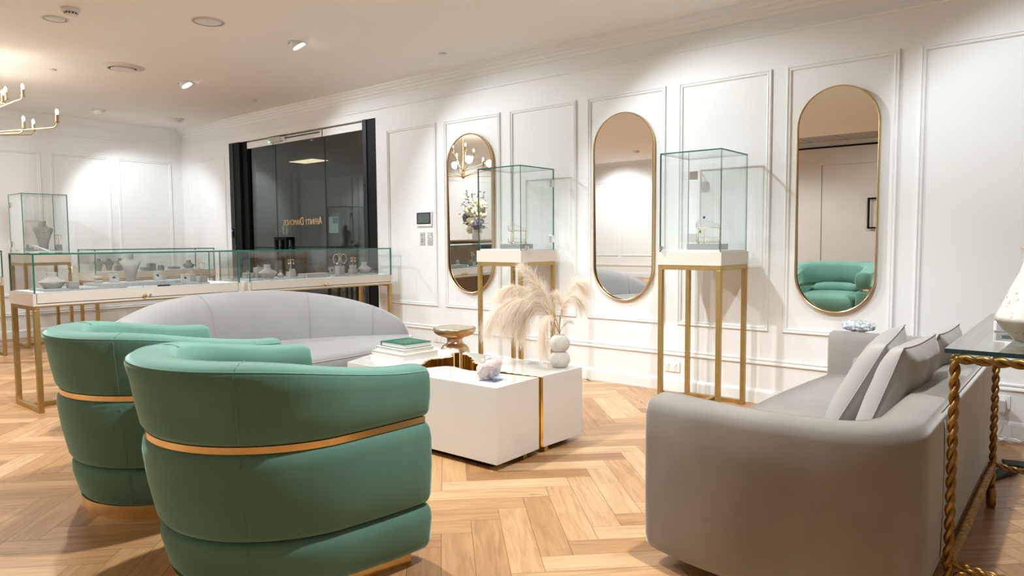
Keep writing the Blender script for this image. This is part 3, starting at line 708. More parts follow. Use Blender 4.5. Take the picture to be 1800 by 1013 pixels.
def legs_frame(t, x0, x1, y0, y1, zt, axis, bw=0.028):
    """two U frames joined by a centre floor bar; axis = direction along which the two frames are apart"""
    for (a, b_) in ((x0, x0+bw), (x1-bw, x1)):
        for (c, d) in ((y0, y0+bw), (y1-bw, y1)):
            MB().box(a, b_, c, d, 0, zt-bw).build('leg', 'brass', t, bevel=0.0015)
    m = MB(); m.box(x0, x1, y0, y0+bw, zt-bw, zt).box(x0, x1, y1-bw, y1, zt-bw, zt).box(x0, x0+bw, y0+bw, y1-bw, zt-bw, zt).box(x1-bw, x1, y0+bw, y1-bw, zt-bw, zt)
    m.build('top_frame', 'brass', t, bevel=0.0015)
    m = MB(); xm, ym = (x0+x1)/2, (y0+y1)/2
    if axis == 'y':
        m.box(x0+bw, x1-bw, y0, y0+bw, 0, bw).box(x0+bw, x1-bw, y1-bw, y1, 0, bw).box(xm-bw/2, xm+bw/2, y0+bw, y1-bw, 0, bw)
    m.build('floor_frame', 'brass', t, bevel=0.0015)
def pedestal(x0, x1, y0, y1, zb, zm, zt, label, hinge_side, knob):
    t = thing('display_pedestal', ((x0+x1)/2, (y0+y1)/2, 0), label, 'display case')
    legs_frame(t, x0+0.004, x1-0.004, y0+0.004, y1-0.004, zb, 'y')
    MB().box(x0, x1, y0, y1, zb, zm).build('timber_box', 'cream', t, bevel=0.002)
    MB().box(x0+0.02, x1-0.02, y0+0.02, y1-0.02, zm, zm+0.012).build('display_base', 'deck', t, bevel=0.002)
    glass_box(t, x0+0.010, x1-0.010, y0+0.010, y1-0.010, zm, zt, 0.007)
    for z in (zt-0.11, zm+0.085):
        if hinge_side == 'front_right': c = (x1-0.010+0.003, y1-0.035, z)
        elif hinge_side == 'back_left': c = (x0+0.045, y1-0.010+0.002, z)
        else: c = (x0+0.03, y0+0.007, z)
        sz = (0.016, 0.055, 0.055) if hinge_side == 'front_right' else (0.055, 0.016, 0.055)
        MB().obox(c, sz).build('hinge', 'chrome', t, bevel=0.002)
    kx, ky = knob
    MB().lathe([(0.001, 0.020), (0.013, 0.018), (0.015, 0.006), (0.010, 0.0)], (kx, ky, zm+0.022), 18, rot=Matrix.Rotation(R(90), 3, 'X' if hinge_side != 'front_right' else 'Y')).build('lock_knob', 'chrome', t, smooth=True, auto=40)
    return t
P2 = (-2.095, -1.680, 3.960, 4.380); P1 = (-3.605, -3.175, 3.951, 4.380)
pedestal(*P2, 0.894, 0.975, 1.580, 'glass display case on slim brass pedestal holding sapphire tiara, nearest', 'back_left', (P2[0]+0.035, P2[2]-0.004))
pedestal(*P1, 0.892, 0.978, 1.592, 'glass display case on brass pedestal behind the pampas grass', 'front_right', (P1[1]+0.004, P1[2]+0.05))
P3 = (-8.68, -8.25, 2.335, 2.765)
pedestal(*P3, 0.860, 0.965, 1.560, 'glass display case on brass pedestal with necklace bust, far left', 'left', (P3[0]+0.1, P3[2]-0.004))

def counter(x0, x1, y0, y1, label, drawer=True):
    zb, zm, zt = 0.667, 0.745, 0.993
    t = thing('display_counter', ((x0+x1)/2, (y0+y1)/2, 0), label, 'display counter')
    bw = 0.030
    a0, a1, c0, c1 = x0+0.004, x1-0.004, y0+0.004, y1-0.004
    for (a, b_) in ((a0, a0+bw), (a1-bw, a1)):
        for (c, d) in ((c0, c0+bw), (c1-bw, c1)):
            MB().box(a, b_, c, d, 0, zb-0.026).build('leg', 'brass', t, bevel=0.0015)
    m = MB(); m.box(a0, a1, c0, c0+bw, zb-0.026, zb).box(a0, a1, c1-bw, c1, zb-0.026, zb).box(a0, a0+bw, c0+bw, c1-bw, zb-0.010, zb).box(a1-bw, a1, c0+bw, c1-bw, zb-0.010, zb)
    m.build('top_frame', 'brass', t, bevel=0.001)
    xm = (a0+a1)/2
    m = MB(); m.box(a0+bw, a1-bw, c0, c0+bw, 0, bw).box(a0+bw, a1-bw, c1-bw, c1, 0, bw).box(xm-bw/2, xm+bw/2, c0+bw, c1-bw, 0, bw)
    m.build('floor_frame', 'brass', t, bevel=0.0015)
    # timber tray with drawer front set in a mitred surround
    m = MB(); m.box(x0, x1-0.016, y0, y1, zb, zm).box(x1-0.016, x1, y0, y0+0.018, zb, zm).box(x1-0.016, x1, y1-0.018, y1, zb, zm).box(x1-0.016, x1, y0+0.018, y1-0.018, zb, zb+0.012)
    m.build('timber_tray', 'cream', t)
    MB().box(x1-0.0155, x1-0.012, y0+0.0185, y1-0.0185, zb+0.0125, zm-0.002).build('shadow_gap', 'gapshade', t)  # dark strip, shade of the gap round the drawer put into colour
    d = MB().box(x1-0.014, x1-0.001, y0+0.022, y1-0.022, zb+0.0165, zm).build('drawer', 'cream', t, bevel=0.001)
    ym = (y0+y1)/2
    MB().sphere((x1+0.022, ym-0.03, zb+0.030), 0.014, 16).lathe([(0.005, 0), (0.005, 0.014)], (x1-0.001, ym-0.03, zb+0.030), 10, rot=Matrix.Rotation(R(90), 3, 'Y')).build('knob', 'finegold', d, smooth=True)
    MB().lathe([(0.008, 0), (0.008, 0.014), (0.001, 0.016)], (x1-0.001, ym+0.01, zb+0.031), 14, rot=Matrix.Rotation(R(90), 3, 'Y')).build('lock', 'chrome', d, smooth=True, auto=40)
    MB().box(x0+0.012, x1-0.018, y0+0.012, y1-0.012, zm, zm+0.004).build('display_base', 'deck', t)
    glass_box(t, x0+0.002, x1-0.001, y0+0.006, y1-0.006, zm, zt, 0.010)
    return t
counter(-5.457, -5.004, 1.455, 2.822, 'long glass-topped jewellery counter at left, behind the green armchairs')
counter(-5.457, -5.004, 2.888, 4.325, 'long glass-topped jewellery counter in front of the black-framed glass door')
counter(-8.32, -7.87, 2.842, 4.13, 'farther glass-topped jewellery counter seen through the left-hand counter')
counter(-8.32, -7.87, 0.92, 2.065, 'glass-topped jewellery counter cut off by left edge of the photo')

# ------------------------------------------------------------------ things on display
DK = 0.749
def se_ring(w_, d, z, n=20, p=2.6, c=(0, 0), bend=0):
    pts = []
    for k in range(n):
        a = 2*PI*k/n; ca, sa = math.cos(a), math.sin(a)
        x = w_*math.copysign(abs(ca)**(2/p), ca); y = d*math.copysign(abs(sa)**(2/p), sa)
        pts.append(Vector((c[0]+x, c[1]+y-bend*(x/w_)**2*0, z)))
    return pts
def necklace_bust(x, y, z, W, H, rz, label, tall=True, chain=True, group=None, m='bust'):
    t = thing('necklace_bust', (x, y, z), label, 'jewellery bust', group, rz)
    if tall:
        prof = [(0.22, 0.13, 0), (0.225, 0.13, .08), (0.25, .15, .22), (0.30, .17, .36), (0.37, .17, .50), (0.45, .14, .62), (0.50, .10, .71), (0.47, .08, .745), (0.36, .09, .77), (0.25, .10, .80), (0.185, .12, .84), (0.165, .125, .90), (0.185, .135, .975), (.165, .12, 1.0)]
        lean = [0, .01, .03, .05, .06, .03, -.01, -.03, -.05, -.07, -.08, -.08, -.08, -.08]
    else:
        prof = [(0.28, .20, 0), (0.33, .22, .10), (0.42, .25, .28), (0.50, .25, .40), (0.46, .24, .47), (0.33, .22, .56), (0.21, .18, .66), (0.165, .15, .80), (0.19, .16, .96), (.17, .14, 1.0)]
        lean = [0, 0, .04, .05, .02, -.02, -.04, -.05, -.05, -.05]
    rings = []
    mw = WM(t)
    for (w_, d, h), ln in zip(prof, lean):
        rings.append([mw @ p for p in se_ring(w_*W, d*W, h*H, 24, 2.1, (0, -ln*W))])
    MB().loft(rings).build('form', m, t, smooth=True, auto=50)
    if chain:
        pts = []
        for k in range(19):
            a = PI*k/18
            pts.append(mw @ Vector((math.cos(a)*0.30*W, -(0.10+0.10*math.sin(a))*W-0.003, H*(0.80-0.20*math.sin(a)) if tall else H*(0.60-0.22*math.sin(a)))))
        MB().tube(pts, 0.0022, 6).build('necklace', 'silver', t, smooth=True)
        p = pts[9]; MB().sphere(p+Vector((0, 0, -0.004)), 0.006, 8).build('pendant', 'silver', t, smooth=True)
    else:
        e = MB(); e.add([mw @ Vector(p) for p in ((-0.09*W, -0.262*W if not tall else -.162*W, H*.22), (0.09*W, -0.262*W if not tall else -.162*W, H*.22), (0.09*W, -0.262*W if not tall else -.162*W, H*.42), (0, -0.262*W if not tall else -.162*W, H*.36), (-0.09*W, -0.262*W if not tall else -.162*W, H*.42))], [(0, 1, 2, 3, 4)])
        e.build('price_fold', 'slab', t)
    return t
def block(x, y, z, w_, d, h, label, rz=0, ring=False, group=None, m='block'):
    t = thing('ring_block' if ring else 'display_block', (x, y, z), label, 'display block', group, rz)
    mw = WM(t)
    b = MB(); b.obox((x, y, z+h/2), (w_, d, h), rz=rz); b.build('block', m, t, bevel=0.002)
    if ring:
        c = Vector((x, y, z+h+0.007)); n = 18
        MB().tube([c+Vector((0.3, 0.95, 0))*0.009*math.cos(2*PI*k/n)+Vector((0, 0, 0.009*math.sin(2*PI*k/n))) for k in range(n)], 0.0016, 6, closed=True).build('ring', 'silver', t, smooth=True)
    return t
def tstand(x, y, z, w_, h, label, earrings='drop', rz=0, group=None):
    """gold T bar earring stand rising from its block"""
    t = thing('earring_stand', (x, y, z), label, 'earring stand', group, rz); mw = WM(t)
    MB().tube([mw @ Vector((0, 0, 0)), mw @ Vector((0, 0, h))], 0.0026, 8).build('post', 'finegold', t, smooth=True)
    MB().obox(mw @ Vector((0, 0, h)), (w_, 0.006, 0.005), rz=rz).build('crossbar', 'finegold', t, bevel=0.001)
    for s in (-1, 1):
        e = MB(); p = Vector((s*w_*0.38, -0.006, h-0.006))
        if earrings == 'hoop':
            c = p+Vector((s*0.018, 0, -0.038)); n = 24
            e.tube([mw @ (c+Vector((0.028*math.cos(2*PI*k/n), 0, 0.040*math.sin(2*PI*k/n)))) for k in range(n)], 0.0022, 6, closed=True)
        else:
            e.sphere(mw @ p, 0.004, 8); e.tube([mw @ p, mw @ (p+Vector((0, 0, -0.024)))], 0.001, 5); e.sphere(mw @ (p+Vector((0, 0, -0.026))), 0.006, 8, sz=1.4)
        e.build('earring', 'silver', t, smooth=True)
    if earrings == 'hoop':
        MB().obox(mw @ Vector((-0.03, -0.012, h-0.085)), (0.012, 0.001, 0.018), rz=rz, ry=0.3).build('price_tag', 'white', t)
    return t
def card(x, y, z, w_, h, label, rz=0, group=None):
    t = thing('pendant_easel', (x, y, z), label, 'jewellery stand', group, rz); mw = WM(t)
    tilt = 0.28
    def P(a, zz, off=0): return mw @ Vector((a, -0.012+zz*math.sin(tilt)+off, zz*math.cos(tilt)))
    b = MB(); b.add([P(-w_/2, 0), P(w_/2, 0), P(w_/2, h), P(-w_/2, h), P(-w_/2, 0, .008), P(w_/2, 0, .008), P(w_/2, h, .008), P(-w_/2, h, .008)], [(0, 1, 2, 3), (7, 6, 5, 4), (0, 4, 5, 1), (1, 5, 6, 2), (2, 6, 7, 3), (3, 7, 4, 0)])
    b.build('easel_card', 'bust', t, bevel=0.001)
    b = MB(); b.add([P(-w_*.28, h*.12, -.002), P(w_*.24, h*.12, -.002), P(w_*.24, h*.5, -.002), P(0, h*.40, -.002), P(-w_*.28, h*.55, -.002)], [(0, 1, 2, 3, 4)]); b.build('price_fold', 'slab', t)
    b = MB(); b.add([P(-w_*.24, h*.54, -.0015), P(0, h*.41, -.0015), P(w_*.2, h*.5, -.0015), P(0, h*.72, -.0015)], [(0, 1, 2, 3)]); b.build('pendant_slot', 'dark', t)
    MB().sphere(P(w_*.22, h*.86, -.004), 0.005, 8).build('pendant', 'silver', t, smooth=True)
    b = MB(); b.tube([P(0, h*.8, .008), mw @ Vector((0, 0.045, 0.002))], 0.003, 6); b.build('rear_strut', 'bust', t)
    return t
def ring_box(x, y, z, s, label, rz=0):
    t = thing('ring_box', (x, y, z), label, 'ring box', None, rz); mw = WM(t)
    MB().obox((x, y, z+s*.22), (s, s*.9, s*.44), rz=rz).build('box_base', 'bust', t, bevel=0.006, bseg=3)
    MB().obox((x, y, z+s*.72), (s, s*.9, s*.5), rz=rz).build('box_lid', 'block', t, bevel=0.012, bseg=3)
def bauble(x, y, z, s, label):
    t = thing('ring_cone', (x, y, z), label, 'ring stand')
    MB().lathe([(s*.42, 0), (s*.5, s*.15), (s*.5, s*.45), (s*.38, s*.62), (s*.15, s*.8), (s*.05, s*.86)], (x, y, z), 18).build('cone', 'bust', t, smooth=True, auto=50)
    n = 16; MB().tube([(x, y+0.009*math.cos(2*PI*k/n), z+s*.86+0.008+0.009*math.sin(2*PI*k/n)) for k in range(n)], 0.0016, 6, closed=True).build('ring', 'silver', t, smooth=True)
def slab(poly, z0, z1, label, group=None, m='slab'):
    o = MB().prism(poly, z0, z1).build('display_slab', m, bevel=0.0015); recentre(o); return tag(o, label, 'display slab', group)
FRONT = R(82)    # displays face the showroom (+x), turned a little to the camera
# --- left-hand counter
slab([(-5.36, 1.54), (-5.05, 1.54), (-5.05, 2.60), (-5.36, 2.60)], DK, DK+0.014, 'long thin grey stone slab under low bust and blocks in left-hand counter')
S1 = DK+0.014
slab([(-5.34, 1.87), (-5.09, 1.87), (-5.09, 2.36), (-5.12, 2.42), (-5.34, 2.42)], S1, S1+0.020, 'raised grey stone slab with rounded end under the tall bust')
S2 = S1+0.020
necklace_bust(-5.17, 1.615, S1, 0.165, 0.105, FRONT, 'low wide grey bust at the left end of the left-hand counter', tall=False, chain=False)
block(-5.09, 1.705, S1, 0.060, 0.055, 0.044, 'square grey block under the leftmost earring stand', rz=R(0))
tstand(-5.09, 1.705, S1+0.045, 0.060, 0.095, 'gold T-bar stand with drop earrings, leftmost in the left-hand counter', rz=FRONT)
ring_box(-5.22, 1.905, S2, 0.048, 'small rounded grey ring box left of the tall bust', rz=FRONT)
card(-5.19, 1.995, S2, 0.060, 0.064, 'slanted grey pendant easel immediately left of the tall bust', rz=FRONT)
necklace_bust(-5.20, 2.108, S2, 0.138, 0.195, FRONT, 'tall grey necklace bust standing in the left-hand counter', tall=True, chain=False)
card(-5.18, 2.285, S2, 0.056, 0.070, 'slanted grey pendant easel on the right end of the raised slab', rz=FRONT)
block(-5.30, 2.375, S2, 0.042, 0.042, 0.030, 'tiny grey block behind the easel on the raised slab', ring=True)
card(-5.10, 2.445, S1, 0.058, 0.066, 'slanted grey earring easel just right of the raised slab', rz=FRONT)
block(-5.18, 2.530, S1, 0.052, 0.052, 0.056, 'taller grey ring block near right end of the left-hand counter', ring=True)
block(-5.085, 2.560, S1, 0.062, 0.055, 0.044, 'square grey block under the earring stand beside the taller ring block')
tstand(-5.085, 2.560, S1+0.045, 0.050, 0.095, 'gold T-bar stand with drop earrings, right end of the left-hand counter', rz=FRONT)
for i, (y0, y1, lb) in enumerate([(2.02, 2.11, 'left white strip tray in front of the raised slab'), (2.12, 2.21, 'middle white strip tray in front of the raised slab'), (2.22, 2.30, 'right grey strip tray in front of the raised slab')]):
    o = MB().box(-5.045, -5.022, y0, y1, DK, DK+0.010).build('strip_tray', 'white' if i < 2 else 'darkgrey', bevel=0.001); recentre(o); tag(o, lb, 'tray')
# --- counter in front of the door
slab([(-5.33, 2.93), (-5.07, 2.93), (-5.07, 3.44), (-5.33, 3.44)], DK, DK+0.014, 'thin grey slab at the left end of the counter by the door')
slab([(-5.33, 3.74), (-5.07, 3.74), (-5.07, 4.22), (-5.33, 4.22)], DK, DK+0.014, 'thin grey slab at the right end of the counter by the door')
slab([(-5.21, 3.46), (-5.08, 3.46), (-5.08, 3.69), (-5.21, 3.69)], DK, DK+0.036, 'low pale grey riser at middle of counter by the door', m='block')
block(-5.27, 3.035, S1, 0.070, 0.060, 0.045, 'low grey ring block, leftmost in the counter by the door', ring=True)
block(-5.24, 3.110, S1, 0.060, 0.055, 0.085, 'tall grey ring block behind the low bust with necklace', ring=True)
necklace_bust(-5.13, 3.128, S1, 0.155, 0.110, FRONT, 'low bust with silver necklace at left of the counter by the door', tall=False)
bauble(-5.18, 3.275, S1, 0.048, 'round grey ring cone right of the low bust with necklace')
block(-5.12, 3.335, S1, 0.062, 0.055, 0.045, 'square grey block under earring stand with blue drops')
tstand(-5.12, 3.335, S1+0.046, 0.055, 0.100, 'gold T-bar stand with drop earrings at left of the counter by the door', rz=FRONT)
card(-5.24, 3.43, S1, 0.050, 0.065, 'slanted grey easel behind the square block by the low riser', rz=FRONT)
card(-5.25, 3.835, S1, 0.052, 0.068, 'slanted grey easel left of the hoop earring stand', rz=FRONT)
block(-5.12, 3.825, S1, 0.064, 0.058, 0.078, 'tall pale grey block under the hoop earrings')
tstand(-5.12, 3.825, S1+0.079, 0.050, 0.105, 'gold T-bar stand with large silver hoop earrings', 'hoop', rz=FRONT)
bauble(-5.22, 3.90, S1, 0.050, 'round grey ring cone behind the hoop earring block')
block(-5.13, 3.975, S1, 0.066, 0.058, 0.045, 'hexagonal-looking pale block left of the rightmost low bust')
tstand(-5.13, 3.975, S1+0.082, 0.046, 0.065, 'small gold T-bar stand with drop earrings beside the rightmost bust', rz=FRONT)
block(-5.13, 3.975, S1+0.0455, 0.050, 0.045, 0.036, 'smaller block stacked under the small earring stand')
necklace_bust(-5.13, 4.105, S1, 0.135, 0.105, FRONT, 'low bust with pendant at right end of the counter by the door', tall=False)
# --- far counter
slab([(-8.20, 2.90), (-7.95, 2.90), (-7.95, 3.24), (-8.20, 3.24)], DK, DK+0.014, 'slab under three busts in the farther counter', m='deck')
slab([(-8.20, 3.60), (-7.95, 3.60), (-7.95, 4.02), (-8.20, 4.02)], DK, DK+0.014, 'slab under flat tray and low bust in the farther counter', m='deck')
necklace_bust(-8.06, 2.955, S1, 0.105, 0.130, FRONT, 'first of three narrow busts in the farther counter, from the left', True, False)
necklace_bust(-8.06, 3.055, S1, 0.105, 0.130, FRONT, 'second of three narrow busts in the farther counter, from the left', True, False)
necklace_bust(-8.06, 3.165, S1, 0.105, 0.130, FRONT, 'third of three narrow busts in the farther counter, from the left', True, False)
block(-7.97, 3.105, S1, 0.05, 0.05, 0.052, 'grey block between second and third narrow bust')
block(-8.02, 3.40, DK, 0.08, 0.06, 0.040, 'low grey ring block at centre of the farther counter', ring=True)
block(-8.02, 3.475, DK, 0.06, 0.06, 0.050, 'middle grey ring block at centre of the farther counter', ring=True)
block(-8.09, 3.50, DK, 0.09, 0.07, 0.080, 'tallest grey ring block at centre of the farther counter', ring=True)
block(-8.02, 3.575, DK, 0.06, 0.05, 0.055, 'right-hand grey ring block at centre of the farther counter', ring=True)
block(-8.02, 3.72, S1, 0.14, 0.08, 0.022, 'flat grey tray block left of the far low bust')
necklace_bust(-8.02, 3.89, S1, 0.140, 0.092, FRONT, 'low bust at right end of the farther counter', False, True)
# --- far pedestal
zt3 = 0.965+0.012
slab([(-8.58, 2.50), (-8.36, 2.50), (-8.36, 2.66), (-8.58, 2.66)], zt3, zt3+0.016, 'grey slab under the bust in the far left display case')
necklace_bust(-8.47, 2.585, zt3+0.016, 0.185, 0.295, FRONT, 'tall bust wearing a diamond necklace in the far left display case', True, True)
block(-8.40, 2.435, zt3, 0.07, 0.06, 0.040, 'small grey block with ball at the left of the tall bust')
o = MB().sphere((-8.41, 2.42, zt3+0.055), 0.0145, 14).build('ball', 'bust', smooth=True); recentre(o); tag(o, 'small grey ball on the block in far left display case', 'display ball')
o = MB().add([(-8.41, 2.45, zt3+.070), (-8.41, 2.47, zt3+.070), (-8.33, 2.61, zt3+.002), (-8.33, 2.57, zt3+.002), (-8.415, 2.45, zt3+.065), (-8.415, 2.47, zt3+.065), (-8.335, 2.61, zt3), (-8.335, 2.57, zt3)], [(0, 1, 2, 3), (7, 6, 5, 4), (0, 4, 5, 1), (1, 5, 6, 2), (2, 6, 7, 3), (3, 7, 4, 0)]).build('bracelet_ramp', 'deck'); recentre(o); tag(o, 'slanted white bracelet ramp before the tall bust in far left case', 'jewellery ramp')
block(-8.38, 2.695, zt3, 0.05, 0.05, 0.066, 'grey block under the earring stand in the far left display case')
tstand(-8.38, 2.695, zt3+0.0665, 0.055, 0.10, 'silver drop earrings on T-bar stand in the far left display case', rz=FRONT)

def tiara_display(cx, cy, z, peak, gem, label, side):
    """gold wire stand with an upper and a lower tiara"""
    lay = 'sapphire' if side else 'diamond'
    o = MB().box(cx-0.105, cx+0.105, cy-0.07, cy+0.07, z, z+0.036).build('display_block', 'block', bevel=0.002); recentre(o); tag(o, 'wide grey block beneath the %s tiara stand' % lay, 'display block')
    z0 = z+0.036
    t = thing('tiara_stand', (cx, cy, z0), 'gold wire two-tier stand carrying the %s tiara' % lay, 'tiara stand')
    rad = 0.072; zl, zu = z0+0.010, z0+0.098
    def arc(zc, a0=-200, a1=20, r=rad, dz=0.0):
        return [(cx+r*math.cos(R(a)), cy+0.01+0.8*r*math.sin(R(a)), zc+dz*(math.sin(R(-a)))) for a in [a0+(a1-a0)*k/28 for k in range(29)]]
    MB().tube(arc(zl), 0.0025, 6).build('lower_hoop', 'finegold', t, smooth=True)
    MB().tube(arc(zu), 0.0025, 6).build('upper_hoop', 'finegold', t, smooth=True)
    for a in (-192, -90, 12):
        x, y = cx+rad*math.cos(R(a)), cy+0.01+0.8*rad*math.sin(R(a))
        MB().tube([(x, y, z0+0.0), (x, y, zu)], 0.0024, 6).build('post', 'finegold', t, smooth=True)
    for a in (-200, 20):
        x, y = cx+rad*math.cos(R(a)), cy+0.01+0.8*rad*math.sin(R(a))
        for zz in (zl, zu): MB().sphere((x, y, zz), 0.006, 8).build('finial', 'finegold', t, smooth=True)
    for zz, h, lb, pk in ((zu+0.006, 0.052, 'upper', peak), (zl+0.006, 0.044, 'lower', 0.4)):
        tt = thing('tiara', (cx, cy, zz), '%s silver tiara on the stand with the %s tiara' % (lb, lay) if lb == 'lower' else '%s-set silver tiara resting at the top of the wire stand' % lay, 'tiara')
        MB().tube(arc(zz, -195, 15, rad+0.004), 0.0016, 6).build('band', 'silver', tt, smooth=True)
        b = MB()
        top = []
        for k in range(25):
            a = -180+180*k/24; s = math.sin(R(-a))
            hh = h*((0.25+0.75*s**1.6) if lb == 'upper' else (0.45+0.35*s))*(1 if k % 2 == 0 else 0.62)
            r_ = rad+0.004
            p0 = Vector((cx+r_*math.cos(R(a)), cy+0.01+0.8*r_*math.sin(R(a)), zz)); p1 = p0+Vector((0, 0, hh))
            b.tube([p0, p1], 0.0009, 4); b.sphere(p1, 0.003, 6); top.append(p0+Vector((0, 0, hh*(1 if k % 2 == 0 else 1/0.62)*0.72)))
        b.tube(top, 0.0011, 5)
        b.build('openwork', 'silver', tt, smooth=True)
        if lb == 'upper' and gem:
            MB().sphere((cx, cy+0.01-0.8*(rad+0.004), zz+h+0.006), 0.009, 8).build('sapphire', 'sapphire', tt)
        if lb == 'upper' and gem:
            MB().sphere((cx-0.028, cy-0.045, zz-0.028), 0.007, 8, sz=1.6).build('emerald_drop', 'emerald', tt)
tiara_display(-1.852, 4.15, 0.987, 1, True, '', 1)
tiara_display(-3.385, 4.16, 0.990, 1, False, '', 0)

# ------------------------------------------------------------------ green tub armchairs
def make_armchair(label):
    t = thing('armchair', (0, 0, 0), label, 'armchair', None)
    r, arm = 0.43, 0.325
    path = []
    for k in range(9): path.append((Vector((-r+0.018*(1-k/8.0), arm*(1-k/8.0), 0)), Vector((-1, 0.0, 0)), 1-k/8.0))
    for k in range(1, 40):
        a = PI+PI*k/40; path.append((Vector((r*math.cos(a), r*math.sin(a)*0.93, 0)), Vector((math.cos(a), math.sin(a), 0)), 0))
    for k in range(9): path.append((Vector((r-0.018*(k/8.0), arm*(k/8.0), 0)), Vector((1, 0.0, 0)), k/8.0))
    def backness(p): return smoothstep(0.33, -0.30, p.y)
    def sweep(section, name, m, caps=True, parent=t, sub=0, auto=60):
        rings = []
        N = len(path)
        for i, (p, n, fr) in enumerate(path):
            bk = backness(p)
            sec = section(bk)
            rings.append([p+n*o+Vector((0, 0, z)) for o, z in sec])
        if caps:
            for end, sgn in ((0, 1), (-1, 1)):
                base_ring = rings[end]; c = sum(base_ring, Vector())/len(base_ring)
                ext = []
                for s_, dy in ((0.93, 0.012), (0.78, 0.020)):
                    ext.append([Vector((c.x+(q.x-c.x)*s_, q.y+dy, c.z+(q.z-c.z)*(1-(1-s_)*0.6))) for q in base_ring])
                if end == 0: rings = list(reversed(ext))+rings
                else: rings = rings+ext
        return MB().loft(rings).build(name, m, parent, smooth=True, auto=auto, subsurf=sub)
    fl = lambda z, bk: -(0.095*bk+0.012)*(1-z/0.70)**1.0
    def upper(bk):
        zt = 0.648+0.068*bk; zb = 0.488; th = 0.125+0.01*bk
        o = lambda z: fl(z, bk)
        return [(o(zb)-0.030, zb), (o(zb)-0.010, zb+0.004), (o(zb)+0.002, zb+0.022), (o(.55)+0.006, lerp(zb, zt, .4)), (o(.62)+0.006, lerp(zb, zt, .7)), (o(zt)+0.003, zt-0.022), (o(zt)-0.004, zt-0.010),
                (o(zt)-0.018, zt), (-th*0.45, zt+0.006), (-th*0.8, zt+0.001), (-th, zt-0.014), (-th-0.010, zt-0.05), (-th-0.012, lerp(zb, zt, .45)), (-th-0.004, zb+0.018), (-th+0.012, zb), (-th+0.05, zb-0.002)]
    sweep(upper, 'back_roll', 'velvet')
    # piping along the outer top edge
    pts = []
    for p, n, fr in path:
        bk = backness(p); zt = 0.648+0.068*bk
        pts.append(p+n*(fl(zt, bk)-0.003)+Vector((0, 0, zt-0.011)))
    MB().tube(pts, 0.0022, 6).build('piping', 'velvetpipe', t, smooth=True)
    def band(bk):
        o = fl(0.478, bk)
        return [(o-0.06, 0.469), (o-0.009, 0.469), (o-0.009, 0.4885), (o-0.06, 0.4885)]
    sweep(band, 'metal_band', 'band', caps=False, auto=30)
    def mid(bk):
        o = lambda z: fl(z, bk); th = 0.125
        return [(o(.2)-0.022, 0.200), (o(.2)-0.004, 0.206), (o(.22)+0.008, 0.228), (o(.33)+0.012, 0.33), (o(.42)+0.010, 0.425), (o(.45)+0.002, 0.455), (o(.47)-0.014, 0.468), (o(.47)-0.04, 0.470), (-th+0.015, 0.470), (-th-0.004, 0.455), (-th-0.004, 0.30), (-th+0.015, 0.200)]
    sweep(mid, 'side_panel', 'velvet')
    def low(bk):
        o = lambda z: fl(z, bk); th = 0.125
        return [(o(.05)-0.030, 0.048), (o(.05)-0.012, 0.050), (o(.08)+0.0, 0.072), (o(.15)+0.009, 0.150), (o(.18)+0.004, 0.184), (o(.2)-0.012, 0.197), (o(.2)-0.03, 0.200), (-th+0.015, 0.200), (-th, 0.13), (-th+0.015, 0.048)]
    sweep(low, 'lower_panel', 'velvet')
    # vertical seams where back meets sides
    for sgn in (-1, 1):
        sm = MB(); a = R(-90+sgn*48); n = Vector((math.cos(a), math.sin(a), 0)); p = Vector((r*math.cos(a), r*math.sin(a)*0.93, 0)); bk = backness(p)
        for zz in ([0.06, 0.10, 0.15, 0.185], [0.22, 0.30, 0.38, 0.45], [0.50, 0.56, 0.62, 0.695]):
            off = 0.0068
            sm.tube([p+n*(fl(z, bk)+off+(0.003 if 0.2 < z < 0.45 else 0))+Vector((0, 0, z)) for z in zz], 0.0011, 5)
        zt = 0.648+0.068*bk
        sm.tube([p+n*o_+Vector((0, 0, zt+h_)) for o_, h_ in ((-0.004, -0.008), (-0.018, 0.001), (-0.05, 0.006), (-0.10, 0.004), (-0.125, -0.006))], 0.0011, 5)
        sm.build('seam', 'velvet', t, smooth=True)
    # plinth: D-shaped gold base
    pl = []
    for k in range(33):
        a = PI+PI*k/32; pl.append((0.325*math.cos(a), 0.30*math.sin(a)))
    pl += [(0.345, 0.16), (0.36, 0.290), (-0.36, 0.290), (-0.345, 0.16)]
    MB().prism(pl, 0.0, 0.052).build('plinth', 'band', t, smooth=True, auto=30)
    # front rail under the seat, seat cushion, lumbar cushion
    MB().box(-0.288, 0.288, -0.05, 0.312, 0.052, 0.215).build('front_rail', 'velvet', t, smooth=True, bevel=0.02, bseg=4)
    rings = []
    for (s_, z) in ((0.80, 0.212), (0.95, 0.222), (1.0, 0.25), (1.0, 0.33), (0.985, 0.375), (0.93, 0.402), (0.80, 0.415), (0.5, 0.424), (0.1, 0.426)):
        rings.append([Vector((p.x, p.y*1.0+0.035, z+0.004*(1-abs(p.x)/0.3))) for p in se_ring(0.288*s_+(0 if s_ > .9 else 0), 0.315*s_, 0, 40, 5)])
    MB().loft(rings).build('seat_cushion', 'velvet', t, smooth=True)
    rings = []
    for k in range(11):
        u = k/10; x = lerp(-0.235, 0.235, u); e = max(0.05, (1-abs(2*u-1)**4)**0.5)
        yb = -math.sqrt(max(0, 0.30**2-x*x))*0.80+0.02
        rings.append([Vector((x, yb+0.055*math.cos(a)*e, 0.445+0.062*math.sin(a)*e)) for a in [2*PI*j/16 for j in range(16)]])
    MB().loft(rings).build('lumbar_cushion', 'velvet', t, smooth=True)
    return t
